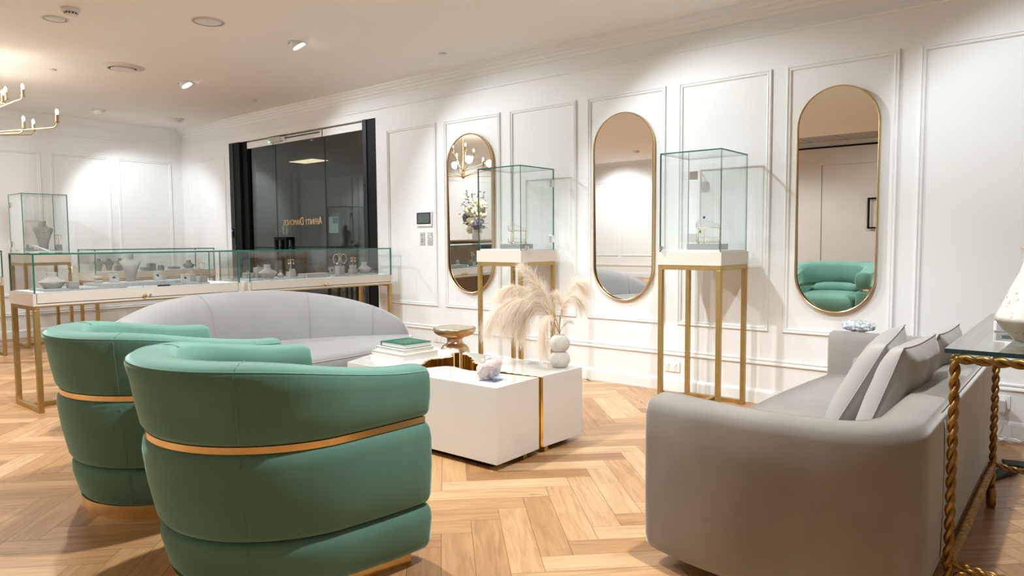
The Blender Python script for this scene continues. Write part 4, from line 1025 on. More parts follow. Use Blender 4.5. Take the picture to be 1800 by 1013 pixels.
def copy_tree(o, parent=None):
    c = o.copy(); COL.objects.link(c)
    if parent is not None:
        c.parent = parent
        c.matrix_parent_inverse = o.matrix_parent_inverse
    for ch in list(o.children): copy_tree(ch, c)
    return c
ch1 = make_armchair('mint green velvet tub armchair with gold band, nearest the camera')
ch2 = copy_tree(ch1)
ch1.location = (-2.06, 1.245, 0); ch1.rotation_euler = (0, 0, R(-3))
ch2.location = (-3.01, 1.32, 0); ch2.rotation_euler = (0, 0, R(-4)); ch2['label'] = 'mint green velvet tub armchair half hidden behind the nearest armchair'
for c in (ch1, ch2): c['group'] = 'green velvet armchairs'

# ------------------------------------------------------------------ crescent sofa (far)
def crescent_sofa():
    t = thing('crescent_sofa', (-4.25, 2.52, 0), 'pale grey curved crescent sofa in front of the jewellery counters', 'sofa')
    yc, hl = 2.53, 1.10
    N = 64; rings = []
    def cl(u):                                      # centre line of the back, u in -1..1
        return Vector((-4.63+0.60*u*u, yc+hl*u, 0))
    tops = []
    for i in range(N+1):
        u = -1+2*i/N
        u = math.sin(u*PI/2)
        p = cl(u); d = Vector((1.20*u, hl, 0)).normalized(); n = Vector((-d.y, d.x, 0))   # outward (-x)
        q = max(0.0, 1-abs(u)**2.5)**0.5
        zt = 0.345+0.365*q; th = 0.045+0.105*q; zb = 0.05
        h = zt-0.34
        sec = [(th*0.75, zb), (th*0.92, 0.12), (th+0.01, 0.25), (th+0.015, zt-0.55*h-0.01), (th+0.005, zt-0.28*h), (th*0.78, zt-0.10*h), (th*0.35, zt-0.02*h), (-th*0.10, zt), (-th*0.50, zt-0.06*h), (-th*0.85, zt-0.22*h), (-th*1.05, zt-0.5*h), (-th*1.15-0.02*q, 0.335), (-th*1.15, 0.20), (-th, zb)]
        rings.append([p+n*o+Vector((0, 0, z)) for o, z in sec])
        tops.append(p)
    MB().loft(rings).build('backrest', 'grey', t, smooth=True)
    # seat: outline from the inner back curve to the convex front
    def seat_ring(s_, z, grow=0):
        pts = []
        for k in range(25):
            u = -0.985+1.97*k/24; p = cl(u); pts.append(Vector((p.x+0.03, p.y, 0)))
        M_ = 24
        for k in range(M_+1):
            u = 1-2*k/M_; yv = yc+0.03+ (hl-0.02)*u
            xf = -3.585-0.40*abs(u)**2.6
            pts.append(Vector((xf, yv, 0)))
        c = Vector((-4.1, yc, 0))
        return [Vector((c.x+(p.x-c.x)*s_, c.y+(p.y-c.y)*s_, z)) for p in pts]
    MB().loft([seat_ring(0.965, 0.05), seat_ring(0.985, 0.07), seat_ring(0.99, 0.235), seat_ring(0.975, 0.243)]).build('base', 'greige', t, smooth=True, auto=50)  # darker greige puts the shade below the seat into the colour
    MB().loft([seat_ring(0.975, 0.243), seat_ring(0.998, 0.252), seat_ring(1.0, 0.30), seat_ring(0.992, 0.335), seat_ring(0.965, 0.350), seat_ring(0.80, 0.358), seat_ring(0.4, 0.360)]).build('seat_cushion', 'grey', t, smooth=True)
    pr = seat_ring(0.995, 0.328)[25:]; MB().tube(pr, 0.004, 6).build('piping', 'pipegrey', t, smooth=True)
    # upright seams on the back
    for i in (13, 27, 42, 52):
        MB().tube([rings[i][k]+Vector((0.003, 0, 0.002)) for k in range(6, 12)], 0.0012, 5).build('seam', 'grey', t, smooth=True)
    for (x, y) in ((-4.5, 2.0), (-4.5, 3.1), (-3.85, 2.0), (-3.85, 3.1)):
        MB().lathe([(0.03, 0), (0.03, 0.055)], (x, y, 0), 16).build('foot', 'black', t, smooth=True, auto=40)
crescent_sofa()

# ------------------------------------------------------------------ sofa (right, foreground)
def right_sofa():
    t = thing('sofa', (-0.70, 3.0, 0), 'greige velvet sofa with rounded wraparound back in right foreground', 'sofa')
    path = []
    def add(x, y, nx, ny, k=1.0): path.append((Vector((x, y, 0)), Vector((nx, ny, 0)).normalized(), k))
    # near arm: outer face at y ~1.955, front end rounded
    for k in range(13):
        f = k/12; add(lerp(-1.080, -0.56, f), 1.955+0.045*(1-f)**3-0.016*math.sin(PI*f), -0.08*(1-f), -1)
    for k in range(1, 14):
        a = R(-90+90*k/14); add(-0.56+0.235*math.cos(a), 2.19+0.235*math.sin(a), math.cos(a), math.sin(a))
    for k in range(9): add(-0.325-0.006*math.sin(PI*k/8)*0, lerp(2.19, 3.90, k/8), 1, 0)
    for k in range(1, 10):
        a = R(90*k/10); add(-0.525+0.20*math.cos(a), 3.90+0.20*math.sin(a), math.cos(a), math.sin(a))
    for k in range(9): add(lerp(-0.525, -1.065, k/8), 4.10, 0, 1)
    N = len(path)
    ZT = 0.552
    rings = []
    for i, (p, n, k) in enumerate(path):
        near = i < 14
        th = 0.105+0.028*smoothstep(12, 24, i)
        th += 0.045*smoothstep(9, 0, i)
        zt = ZT-0.006*(1-smoothstep(0, 6, i)) if near else ZT
        sec = [(-0.030, 0.045), (-0.008, 0.055), (0.0, 0.09), (0.004, 0.25), (0.003, 0.40), (0.0, zt-0.045), (-0.007, zt-0.020), (-0.022, zt-0.004), (-th*0.55, zt+0.004), (-th+0.022, zt), (-th+0.006, zt-0.012), (-th, zt-0.04), (-th-0.004, 0.40), (-th, 0.30), (-th, 0.045)]
        rings.append([p+n*o+Vector((0, 0, z)) for o, z in sec])
    for end in (0, -1):
        br = rings[end]; c = sum(br, Vector())/len(br); ext = []
        for s_, dx in ((0.96, -0.010), (0.86, -0.019), (0.62, -0.024)):
            ext.append([Vector((q.x+dx, c.y+(q.y-c.y)*s_, c.z+(q.z-c.z)*(1-(1-s_)*0.28))) for q in br])
        rings = list(reversed(ext))+rings if end == 0 else rings+ext
    MB().loft(rings).build('backrest', 'greige', t, smooth=True, auto=60)
    # piping at outer top edge round the back
    MB().tube([p+n*(-0.008)+Vector((0, 0, ZT-0.019)) for p, n, k in path[27:]], 0.0014, 6).build('piping', 'pipegrey', t, smooth=True)
    sp, sn, sk = path[27]
    MB().tube([sp+sn*(0.002+0.002*math.sin(PI*k/10))+Vector((0, 0, 0.09+k*0.042)) for k in range(11)], 0.0018, 5).build('seam', 'greige', t, smooth=True)
    # seat with bowed front
    def ring(s_, z):
        pts = [Vector((-0.45, 2.05, 0)), Vector((-0.45, 4.0, 0)), Vector((-0.9, 4.0, 0))]
        for k in range(17):
            y = lerp(4.0, 2.05, k/16); u = abs(2*k/16-1); pts.append(Vector((-1.135+0.055*u*u, y, 0)))
        pts.append(Vector((-0.8, 2.05, 0)))
        c = Vector((-0.8, 3.02, 0)); return [Vector((c.x+(p.x-c.x)*s_, c.y+(p.y-c.y)*(0.5+0.5*s_), z)) for p in pts]
    MB().loft([ring(0.94, 0.045), ring(0.97, 0.06), ring(0.975, 0.185), ring(0.95, 0.192)]).build('base', 'greige', t, smooth=True, auto=50)
    MB().loft([ring(0.95, 0.192), ring(0.99, 0.20), ring(1.0, 0.24), ring(1.0, 0.285), ring(0.985, 0.315), ring(0.94, 0.330), ring(0.6, 0.334)]).build('seat_cushion', 'greige', t, smooth=True)
    # inner bolsters: along the far arm and along the back
    def bolster(p0, p1, r, zc, name):
        p0, p1 = Vector(p0), Vector(p1); L = p1-p0; rr = []
        for k in range(15):
            u = k/14; e = (1-abs(2*u-1)**6)**0.5; e = max(e, 0.55)
            n = Vector((-L.y, L.x, 0)).normalized()
            rr.append([p0+L*u+n*(r*math.cos(a)*e)+Vector((0, 0, zc+r*1.15*math.sin(a)*e)) for a in [2*PI*j/18 for j in range(18)]])
        MB().loft(rr).build(name, 'greige', t, smooth=True)
    bolster((-0.945, 3.945, 0), (-0.50, 3.945, 0), 0.062, 0.388, 'arm_bolster')
    MB().tube([(-0.94+0.0, 3.985, 0.535), (-0.945, 3.983, 0.49), (-0.95, 3.981, 0.46)], 0.0016, 5).build('seam', 'pipegrey', t, smooth=True)
    for (x, y) in ((-0.95, 2.1), (-0.45, 2.15), (-0.95, 3.95), (-0.45, 3.95)):
        MB().lathe([(0.025, 0), (0.025, 0.05)], (x, y, 0), 16).build('foot', 'band', t, smooth=True, auto=40)
right_sofa()

def cushion(corners, thick, label):
    """square scatter cushion given its four corners (bl, br, tr, tl)"""
    bl, br, tr, tl = [Vector(c) for c in corners]
    n = (br-bl).cross(tl-bl).normalized()
    N = 20; top = []; bot = []
    cen = (bl+br+tr+tl)/4
    for j in range(N+1):
        for i in range(N+1):
            u, v = i/N, j/N
            uu, vv = 2*u-1, 2*v-1
            # edges pulled in a little between the corners
            pin = 1-0.07*(1-uu*uu)*(abs(vv)**4) ; pin2 = 1-0.07*(1-vv*vv)*(abs(uu)**4)
            a = (1+uu*pin2)/2; b_ = (1+vv*pin)/2
            p = (bl*(1-a)+br*a)*(1-b_)+(tl*(1-a)+tr*a)*b_
            h = thick*((1-uu**4)*(1-vv**4))**0.45*0.5
            em = (1-uu**6)*(1-vv**6); wr = 0.004*math.sin(9*uu+4*vv)*math.sin(7*vv+1.3)*em
            rad = 0.0035*math.sin(14*math.atan2(vv, uu))*smoothstep(0.5, 0.85, max(abs(uu), abs(vv)))*em
            top.append(p+n*(h+wr+rad+0.003)); bot.append(p-n*(h-wr*0.5+0.003))
    fs = []
    W = N+1
    for j in range(N):
        for i in range(N):
            a = j*W+i; fs.append((a, a+1, a+W+1, a+W)); o = W*W; fs.append((o+a, o+a+W, o+a+W+1, o+a+1))
    edge = [(i, 0) for i in range(N)]+[(N, j) for j in range(N)]+[(N-i, N) for i in range(N)]+[(0, N-j) for j in range(N)]
    idx = [j*W+i for i, j in edge]; o = W*W
    for k in range(len(idx)):
        a, b_ = idx[k], idx[(k+1) % len(idx)]; fs.append((a, o+a, o+b_, b_))
    t = thing('scatter_cushion', tuple((bl+br)/2), label, 'cushion', 'greige scatter cushions')
    MB().add(top+bot, fs).build('cover', 'pillow', t, smooth=True, subsurf=1)
    MB().tube([(top[k]+bot[k])/2 for k in idx], 0.0028, 6, closed=True).build('seam', 'pipegrey', t, smooth=True)
cushion([(-0.585, 2.50, 0.345), (-0.565, 2.95, 0.345), (-0.435, 2.95, 0.70), (-0.455, 2.50, 0.702)], 0.125, 'greige scatter cushion in front, nearest the rope-legged table')
cushion([(-0.71, 2.62, 0.345), (-0.74, 3.06, 0.345), (-0.555, 3.06, 0.715), (-0.53, 2.62, 0.69)], 0.12, 'greige scatter cushion leaning farthest forward over the seat')
cushion([(-0.58, 3.14, 0.345), (-0.57, 3.52, 0.345), (-0.43, 3.50, 0.685), (-0.45, 3.12, 0.68)], 0.12, 'greige scatter cushion deepest in the sofa, partly seen through the glass top')

# geode on the far arm
def rock(c, size, seed, name, m, label, cat, disp=0.18, sub=4, facet=False):
    rnd = random.Random(seed); bm = bmesh.new(); bmesh.ops.create_icosphere(bm, subdivisions=sub, radius=1)
    ph = [(Vector((rnd.uniform(-1, 1), rnd.uniform(-1, 1), rnd.uniform(-1, 1))).normalized(), rnd.uniform(0.55, 0.95)) for _ in range(26)]
    for v in bm.verts:
        d = v.co.normalized()
        rr = 1.0
        if facet:
            for n, q in ph:
                k = d.dot(n)
                if k > 0.05: rr = min(rr, q/k*0.95)
        else:
            for n, q in ph: rr += disp*0.3*math.sin(5*d.dot(n)*q*3+q*9)*0.3
            rr += rnd.uniform(-0.03, 0.03)
        v.co = Vector((d.x*rr*size[0], d.y*rr*size[1], d.z*rr*size[2]))
    zmin = min(v.co.z for v in bm.verts)
    me = bpy.data.meshes.new(name); bm.to_mesh(me); bm.free()
    for v in me.vertices: v.co.z -= zmin
    me.materials.append(M[m]); o = bpy.data.objects.new(name, me); COL.objects.link(o); o.location = c
    tag(o, label, cat)
    return o
g_ = rock((-0.952, 4.045, 0.553), (0.085, 0.04, 0.030), 4, 'geode', 'geode', 'grey-white sparkling geode on the far arm of the right sofa', 'crystal rock')

# ------------------------------------------------------------------ rope-legged console table
def twist(path, r, turns_per_m, strands=2, n=8, rs=0.56):
    """strands twisted round a path"""
    pts = [Vector(p) for p in path]; L = [0]
    for a, b_ in zip(pts, pts[1:]): L.append(L[-1]+(b_-a).length)
    tot = L[-1]; step = 1/(turns_per_m*14); K = max(8, int(tot/step)); out = MB()
    fr = []
    prev = None
    for k in range(K+1):
        s = tot*k/K; i = 0
        while i < len(L)-2 and L[i+1] < s: i += 1
        f = (s-L[i])/(L[i+1]-L[i]); p = pts[i].lerp(pts[i+1], f); t_ = (pts[i+1]-pts[i]).normalized()
        if prev is None:
            u = t_.cross(Vector((0.3, 0.5, 0.81))).normalized()
        else: u = (prev-t_*prev.dot(t_)).normalized()
        prev = u; fr.append((p, u, t_.cross(u), s))
    for j in range(strands):
        line = []
        for p, u, v, s in fr:
            a = 2*PI*(s*turns_per_m+j/strands); line.append(p+(u*math.cos(a)+v*math.sin(a))*r*(1-rs))
        out.tube(line, r*rs, n)
    return out
def rope_table():
    x0, x1, y0, y1, zg = -0.297, 0.13, 2.165, 3.285, 0.757
    t = thing('console_table', ((x0+x1)/2, (y0+y1)/2, 0), 'glass-topped console table with twisted gilded rope legs, right edge', 'table')
    g = MB().box(x0, x1, y0, y1, zg-0.012, zg); g.mi = [0, 0, 1, 1, 1, 1]; g.build('glass_top', ['glasstop', 'edgedark'], t)
    lx0, lx1, ly0, ly1 = x0+0.022, x1-0.022, y0+0.022, y1-0.022; zr = zg-0.012-0.017
    for (x, y) in ((lx0, ly0), (lx1, ly0), (lx0, ly1), (lx1, ly1)):
        lg = twist([(x, y, zr), (x, y, 0.4), (x, y, 0.075)], 0.0138, 13).build('leg', 'rope', t, smooth=True)
        MB().lathe([(0.012, 0.0), (0.017, 0.008), (0.017, 0.062), (0.013, 0.078)], (x, y, 0), 16).build('foot_cap', 'rope', lg, smooth=True, auto=50)
    for a, b_ in (((lx0, ly0), (lx1, ly0)), ((lx0, ly1), (lx1, ly1))):
        twist([(*a, zr), (*b_, zr)], 0.0138, 13).build('top_rail', 'rope', t, smooth=True)
    for a, b_ in (((lx0, ly0), (lx0, ly1)), ((lx1, ly0), (lx1, ly1))):
        twist([(*a, zr), (*b_, zr)], 0.013, 13).build('top_rail', 'rope', t, smooth=True)
    zs = 0.165
    for x in (lx0, lx1): twist([(x, ly0, zs), (x, ly1, zs)], 0.0150, 30, 3).build('stretcher', 'rope', t, smooth=True)
    for y in (ly0, ly1):
        s_ = 1
        pts = []
        for k in range(31):
            u = k/30; pts.append((lerp(lx0-0.012, lx1+0.012, u), y+0.02*math.sin(PI*u), zs+0.006+0.028*math.sin(PI*2*u)*0-0.02*math.sin(PI*u)))
        twist(pts, 0.012, 16).build('stretcher', 'rope', t, smooth=True)
    # looped rope ornament at the near corner
    pts = [(lx0+0.02+0.055*(1-math.cos(2*PI*k/28)), ly0-0.01-0.01*math.sin(2*PI*k/28), zs-0.035-0.030*math.sin(2*PI*k/28)) for k in range(29)]
    twist(pts, 0.011, 18).build('rope_loop', 'rope', t, smooth=True)
    return zg
ZG = rope_table()
VC = (-0.099, 2.460, ZG)
t = thing('ceramic_vase', VC, 'large speckled cream pottery vase with narrow neck on the glass table', 'vase')
MB().lathe([(0.001, 0.0), (0.066, 0.0), (0.072, 0.004), (0.100, 0.034), (0.115, 0.056), (0.118, 0.064), (0.115, 0.072), (0.099, 0.108), (0.083, 0.150), (0.064, 0.192), (0.056, 0.218), (0.054, 0.236), (0.060, 0.256), (0.064, 0.264), (0.059, 0.262), (0.048, 0.236), (0.044, 0.21)], VC, 56, capt=False).build('body', 'ceramic', t, smooth=True, auto=60)
t = thing('modem_box', (-0.13, 2.73, ZG), 'flat white box with grey front panel under the white cylinder', 'electronic box')
MB().box(-0.234, -0.02, 2.645, 2.81, ZG+0.001, ZG+0.032).build('body', 'white', t, bevel=0.003)
MB().box(-0.226, -0.05, 2.6435, 2.645, ZG+0.006, ZG+0.027).build('front_panel', 'greybox', t)
MB().box(-0.212, -0.18, 2.6425, 2.6435, ZG+0.010, ZG+0.021).build('badge', 'darkgrey', t)
t = thing('smart_speaker', (-0.170, 2.735, ZG+0.032), 'white cylindrical speaker behind the pottery vase', 'speaker')
MB().lathe([(0.038, 0.0), (0.041, 0.004), (0.041, 0.080), (0.038, 0.085)], (-0.170, 2.735, ZG+0.0325), 36).build('body', 'white', t, smooth=True, auto=50)
MB().lathe([(0.001, 0.0), (0.035, 0.0)], (-0.170, 2.735, ZG+0.1178), 36, capb=False, capt=False).build('top_disc', 'offwhite', t)
# black strap-like pedal lying on the floor
t = thing('foot_pedal', (-0.27, 3.72, 0), 'flat black pedal with strap lying on the floor under the table', 'pedal')
MB().add([(-0.345, 3.62, 0.002), (-0.30, 3.60, 0.002), (-0.22, 3.80, 0.002), (-0.27, 3.83, 0.002), (-0.345, 3.62, 0.012), (-0.30, 3.60, 0.012), (-0.22, 3.80, 0.030), (-0.27, 3.83, 0.030)], [(3, 2, 1, 0), (4, 5, 6, 7), (0, 1, 5, 4), (1, 2, 6, 5), (2, 3, 7, 6), (3, 0, 4, 7)]).build('base', 'blackcloth', t, bevel=0.004)
MB().obox((-0.235, 3.84, 0.032), (0.10, 0.06, 0.012), rz=0.3, rx=0.15).build('pad', 'blackcloth', t, bevel=0.004)

# ------------------------------------------------------------------ coffee table
def coffee_table():
    t = thing('coffee_table', (-2.65, 2.72, 0), 'white lacquer block coffee table split by gold-lined crevices', 'coffee table')
    z0, z1 = 0.032, 0.388
    A = [(-2.055, 2.374), (-2.060, 2.695), (-2.374, 2.640), (-2.448, 2.622), (-2.512, 2.630), (-2.587, 2.655), (-2.635, 2.643), (-2.660, 2.590), (-2.680, 2.535), (-2.76, 2.500), (-2.80, 2.374)]
    B = [(-2.062, 2.735), (-2.045, 3.052), (-2.885, 3.052), (-2.866, 3.010), (-2.80, 3.000), (-2.776, 2.972), (-2.716, 2.945), (-2.700, 2.915), (-2.661, 2.895), (-2.620, 2.84), (-2.542, 2.805), (-2.50, 2.765), (-2.443, 2.752), (-2.34, 2.730), (-2.261, 2.722)]
    Cp = [(-3.165, 2.400), (-3.44, 3.045), (-2.928, 3.045), (-2.935, 2.994), (-2.896, 2.944), (-2.845, 2.900), (-2.857, 2.82), (-2.889, 2.771), (-2.85, 2.69), (-2.801, 2.626), (-2.86, 2.56), (-2.845, 2.50), (-2.84, 2.400)]
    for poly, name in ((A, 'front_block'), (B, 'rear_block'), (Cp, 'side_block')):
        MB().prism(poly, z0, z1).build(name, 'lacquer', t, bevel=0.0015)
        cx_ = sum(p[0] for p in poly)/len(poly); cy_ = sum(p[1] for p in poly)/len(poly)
        MB().prism([(cx_+(x-cx_)*0.86, cy_+(y-cy_)*0.78) for x, y in poly], 0.004, z0+0.001).build('underside_shadow_block', 'black', t)  # black slab added for the dark shadow beneath each block
    # gold lining: fluted sheet hugging each block's crevice side
    def lining(pts, name, out):
        dense = []
        for (ax, ay), (bx, by) in zip(pts, pts[1:]):
            L = math.hypot(bx-ax, by-ay); k = max(1, int(L/0.008))
            for i in range(k): dense.append((lerp(ax, bx, i/k), lerp(ay, by, i/k)))
        dense.append(pts[-1])
        outp = []
        for i, (x, y) in enumerate(dense):
            a = dense[max(0, i-1)]; b_ = dense[min(len(dense)-1, i+1)]
            dx, dy = b_[0]-a[0], b_[1]-a[1]; l = math.hypot(dx, dy) or 1
            nx, ny = -dy/l*out, dx/l*out
            w_ = 0.0075+0.0055*math.sin(i*1.1)+0.0012*math.sin(i*2.9)
            outp.append((x+nx*w_, y+ny*w_))
        v = []; f = []
        for i, ((x, y), (xi, yi)) in enumerate(zip(outp, dense)):
            v += [(x, y, z0+0.002), (x, y, z1-0.006), (xi, yi, z0+0.002), (xi, yi, z1-0.006)]
        for i in range(len(outp)-1):
            a = 4*i; f += [(a, a+4, a+5, a+1), (a+1, a+5, a+7, a+3), (a, a+2, a+6, a+4)]
        f += [(0, 1, 3, 2), (4*(len(outp)-1), 4*(len(outp)-1)+2, 4*(len(outp)-1)+3, 4*(len(outp)-1)+1)]
        MB().add(v, f).build('gold_lining', 'gold', t)
    lining(A[1:10], 'g', -1)
    lining(B[2:]+[B[0]], 'g', -1)
    lining(Cp[2:], 'g', 1)
    for (x, y) in ((-2.13, 2.46), (-2.10, 2.62), (-2.70, 2.45), (-2.085, 2.77), (-2.12, 2.97), (-2.82, 3.02), (-2.92, 2.45), (-3.15, 2.45), (-3.36, 3.0), (-2.98, 3.0)):
        MB().box(x-0.014, x+0.014, y-0.014, y+0.014, 0, z0+0.001).build('foot', 'brass', t)
    return z1
ZC = coffee_table()

# books
def book(c, w_, d, h, rz, cover, label, title=False):
    t = thing('book', (c[0], c[1], c[2]), label, 'book', 'books on the coffee table', rz)
    ct = 0.0025
    cm = MB()
    for z in (c[2]+ct/2, c[2]+h-ct/2): cm.obox((c[0], c[1], z), (w_, d, ct), rz=rz)
    mw = WM(t)
    cm.obox(mw @ Vector((-w_/2+ct/2, 0, h/2)), (ct, d, h), rz=rz)
    cm.build('cover', cover, t)
    MB().obox(mw @ Vector((0.001, 0, h/2)), (w_-0.008, d-0.008, h-2*ct), rz=rz).build('pages', 'pages', t)
    if title:
        g = MB(); rnd = random.Random(3)
        for row in range(4):
            x = -w_*0.18+rnd.uniform(0, 0.01)
            while x < w_*0.30:
                l = rnd.uniform(0.010, 0.020)
                g.obox(mw @ Vector((x, d*0.22-row*d*0.15, h+0.0004)), (l*0.8, 0.005, 0.0006), rz=rz+rnd.uniform(-0.5, 0.5)); x += l+0.004
        g.build('gilt_pattern', 'bookgold', t)
bz = R(40)
book((-3.065, 2.735, ZC+0.0005), 0.300, 0.255, 0.034, R(-4), 'bookcream', 'large cream book at the bottom of the stack on the coffee table')
book((-3.065, 2.735, ZC+0.035), 0.270, 0.220, 0.024, R(-5), 'bookwhite', 'white book with grey pages in middle of the stack')
book((-3.060, 2.740, ZC+0.0595), 0.225, 0.195, 0.027, R(-4), 'bookgreen', 'green hardcover book with gilt pattern on top of the stack', True)

# rose quartz cluster
def crystal():
    cx, cy = -2.205, 2.50
    t = thing('rose_quartz', (cx, cy, ZC), 'pale pink rose quartz cluster on acrylic stand on the coffee table', 'crystal')
    MB().obox((cx+0.015, cy-0.005, ZC+0.003), (0.085, 0.075, 0.006), rz=0.2).build('stand_base', 'acrylic', t)
    MB().obox((cx+0.052, cy-0.008, ZC+0.028), (0.003, 0.070, 0.055), rz=0.2).build('stand_upright', 'acrylic', t)
    MB().obox((cx+0.015, cy-0.040, ZC+0.0015), (0.080, 0.003, 0.003), rz=0.2).build('stand_edge', 'pinkstain', t)
    rnd = random.Random(12)
    chunks = [((-0.025, 0.0, 0.058), (0.048, 0.040, 0.045)), ((0.010, 0.0, 0.072), (0.040, 0.036, 0.040)), ((0.030, 0.008, 0.060), (0.034, 0.032, 0.046)), ((-0.005, 0.01, 0.096), (0.018, 0.016, 0.018)), ((0.012, 0.0, 0.105), (0.012, 0.014, 0.016)), ((-0.035, -0.01, 0.034), (0.030, 0.030, 0.026)), ((0.005, -0.005, 0.036), (0.034, 0.030, 0.030)), ((0.036, 0.0, 0.088), (0.014, 0.015, 0.018)), ((-0.030, 0.0, 0.088), (0.016, 0.016, 0.016))]
    for (ox, oy, oz), (sx, sy, sz) in chunks:
        bm = bmesh.new(); bmesh.ops.create_icosphere(bm, subdivisions=3, radius=1)
        ph = [(Vector((rnd.uniform(-1, 1), rnd.uniform(-1, 1), rnd.uniform(-0.6, 1))).normalized(), rnd.uniform(0.60, 0.86)) for _ in range(10)]
        q = MB(); vs = []
        for v in bm.verts:
            d = v.co.normalized(); rr = 1
            for n, k_ in ph:
                dd = d.dot(n)
                if dd > 0.05: rr = min(rr, k_/dd)
            dx = d.x*rr*sx; dy = d.y*rr*sy
            vs.append((cx+(ox+dx)*0.77-(oy+dy)*0.64+0.0, cy+(ox+dx)*0.64+(oy+dy)*0.77, ZC+0.0+max(0.008, oz+d.z*rr*sz)))
        q.add(vs, [tuple(v.index for v in f.verts) for f in bm.faces]); bm.free()
        q.build('crystal_point', 'crystal', t)
crystal()

# ribbed double-ball vase and pampas grass
VX, VY = -2.142, 2.985
def ribbed_vase():
    t = thing('ribbed_vase', (VX, VY, ZC), 'pale ribbed vase shaped like two stacked balls on coffee table', 'vase')
    n = 120; prof = []
    for k in range(15):
        a = -PI/2+0.62+(PI-1.02)*k/14; prof.append((0.0535*math.cos(a), 0.046+0.049*math.sin(a)))
    for k in range(15):
        a = -PI/2+0.42+(PI-0.92)*k/14; prof.append((0.0535*math.cos(a), 0.130+0.049*math.sin(a)))
    prof.append((0.026, 0.178)); prof.append((0.022, 0.174))
    prof.append((0.020, 0.15))
    vs = []; z_min = min(z for r_, z in prof)
    for (r_, z) in prof:
        for k in range(n):
            a = 2*PI*k/n; rr = r_*(1+0.022*math.cos(30*a)) if r_ > 0.03 else r_
            vs.append((VX+rr*math.cos(a), VY+rr*math.sin(a), ZC+z-z_min+0.0005))
    fs = []
    for i in range(len(prof)-1):
        for k in range(n): k2 = (k+1) % n; fs.append((i*n+k, i*n+k2, (i+1)*n+k2, (i+1)*n+k))
    fs.append(tuple(reversed(range(n))))
    MB().add(vs, fs).build('body', 'ribvase', t, smooth=True, auto=60)
ribbed_vase()
RX, RY = 0.771, 0.636       # horizontal direction along which the bouquet fans out
def plume(path, width, n_str, droop, label, seed, side=0.0):
    """path: (along, up, depth) control points from the vase neck; fluff over its last part"""
    rnd = random.Random(seed)
    P = [Vector((VX+RX*a-RY*d, VY+RY*a+RX*d, ZC+u)) for a, u, d in path]
    def cr(s):
        m = len(P)-1; x = s*m; i = min(int(x), m-1); f = x-i
        p0, p1, p2, p3 = P[max(i-1, 0)], P[i], P[i+1], P[min(i+2, m)]
        return 0.5*((2*p1)+(p2-p0)*f+(2*p0-5*p1+4*p2-p3)*f*f+(3*p1-3*p2+p3-p0)*f**3)
    t = thing('pampas_grass', tuple(P[0]), label, 'pampas grass', 'pampas plumes in the ribbed vase')
    MB().tube([cr(k/22) for k in range(23)], [lerp(0.0022, 0.0008, k/22) for k in range(23)], 5).build('stem', 'stem', t, smooth=True)
    vs = []; fs = []
    for k in range(int(n_str*1.3)):
        s = 0.30+0.70*rnd.random()**0.85; p = cr(s); d = (cr(min(1, s+0.03))-cr(max(0, s-0.03))).normalized()
        env = math.sin(PI*min(1, (s-0.24)/0.80))**0.6
        L = width*rnd.uniform(0.40, 1.25)*env+0.012
        rv = Vector((rnd.gauss(0, 1), rnd.gauss(0, 1), rnd.gauss(0, 1))).normalized()
        out = (d*rnd.uniform(0.5, 1.1)+rv*rnd.uniform(0.35, 0.85)+Vector((RX, RY, 0))*side).normalized()
        wv = out.cross(Vector((rnd.uniform(-1, 1), rnd.uniform(-1, 1), rnd.uniform(-1, 1)))).normalized()
        w0 = rnd.uniform(0.0005, 0.0010); K = 5; b0 = len(vs)
        for j in range(K+1):
            f = j/K; q = p+out*(L*f)+Vector((0, 0, -droop*L*f*f*rnd.uniform(0.85, 1.15)))
            ww = w0*(1-0.75*f)
            vs += [q-wv*ww, q+wv*ww]
        for j in range(K): a = b0+2*j; fs.append((a, a+1, a+3, a+2))
    me = bpy.data.meshes.new('plume'); inv = WM(t).inverted(); me.from_pydata([tuple(inv @ v) for v in vs], [], fs); me.materials.append(M['pampas'])
    o = bpy.data.objects.new('plume', me); COL.objects.link(o); o.parent = t
N0 = (0.0, 0.175, 0)
plume([N0, (-0.05, 0.27, 0.0), (-0.15, 0.35, 0.02), (-0.28, 0.33, 0.02), (-0.37, 0.22, 0.03)], 0.12, 1500, 0.7, 'big drooping pampas plume reaching farthest left', 1)
plume([N0, (-0.05, 0.28, 0.02), (-0.13, 0.39, 0.03), (-0.24, 0.42, 0.05), (-0.31, 0.39, 0.05)], 0.10, 1000, 0.7, 'upper left pampas plume bending over toward the stool', 2)
plume([N0, (-0.04, 0.27, -0.02), (-0.08, 0.38, -0.03), (-0.14, 0.47, -0.04), (-0.195, 0.525, -0.05)], 0.075, 850, 0.1, 'tallest pampas plume pointing up and left', 3)
plume([N0, (-0.04, 0.25, 0.05), (-0.10, 0.30, 0.08), (-0.17, 0.27, 0.10), (-0.20, 0.17, 0.10)], 0.10, 1200, 0.6, 'pampas plume hanging low at the centre left', 4)
plume([N0, (-0.02, 0.25, -0.05), (-0.06, 0.27, -0.08), (-0.09, 0.20, -0.09), (-0.085, 0.10, -0.09)], 0.075, 800, 0.7, 'short pampas plume hanging beside the vase', 5)
plume([N0, (0.01, 0.28, 0.02), (0.05, 0.38, 0.02), (0.09, 0.44, 0.02), (0.125, 0.42, 0.02)], 0.085, 900, 0.5, 'right-hand pampas plume curving over to the right', 6)
plume([N0, (0.0, 0.26, -0.02), (0.02, 0.33, -0.03), (0.07, 0.38, -0.03), (0.11, 0.33, -0.03)], 0.070, 700, 0.6, 'lower right pampas plume beside the tall right one', 7)
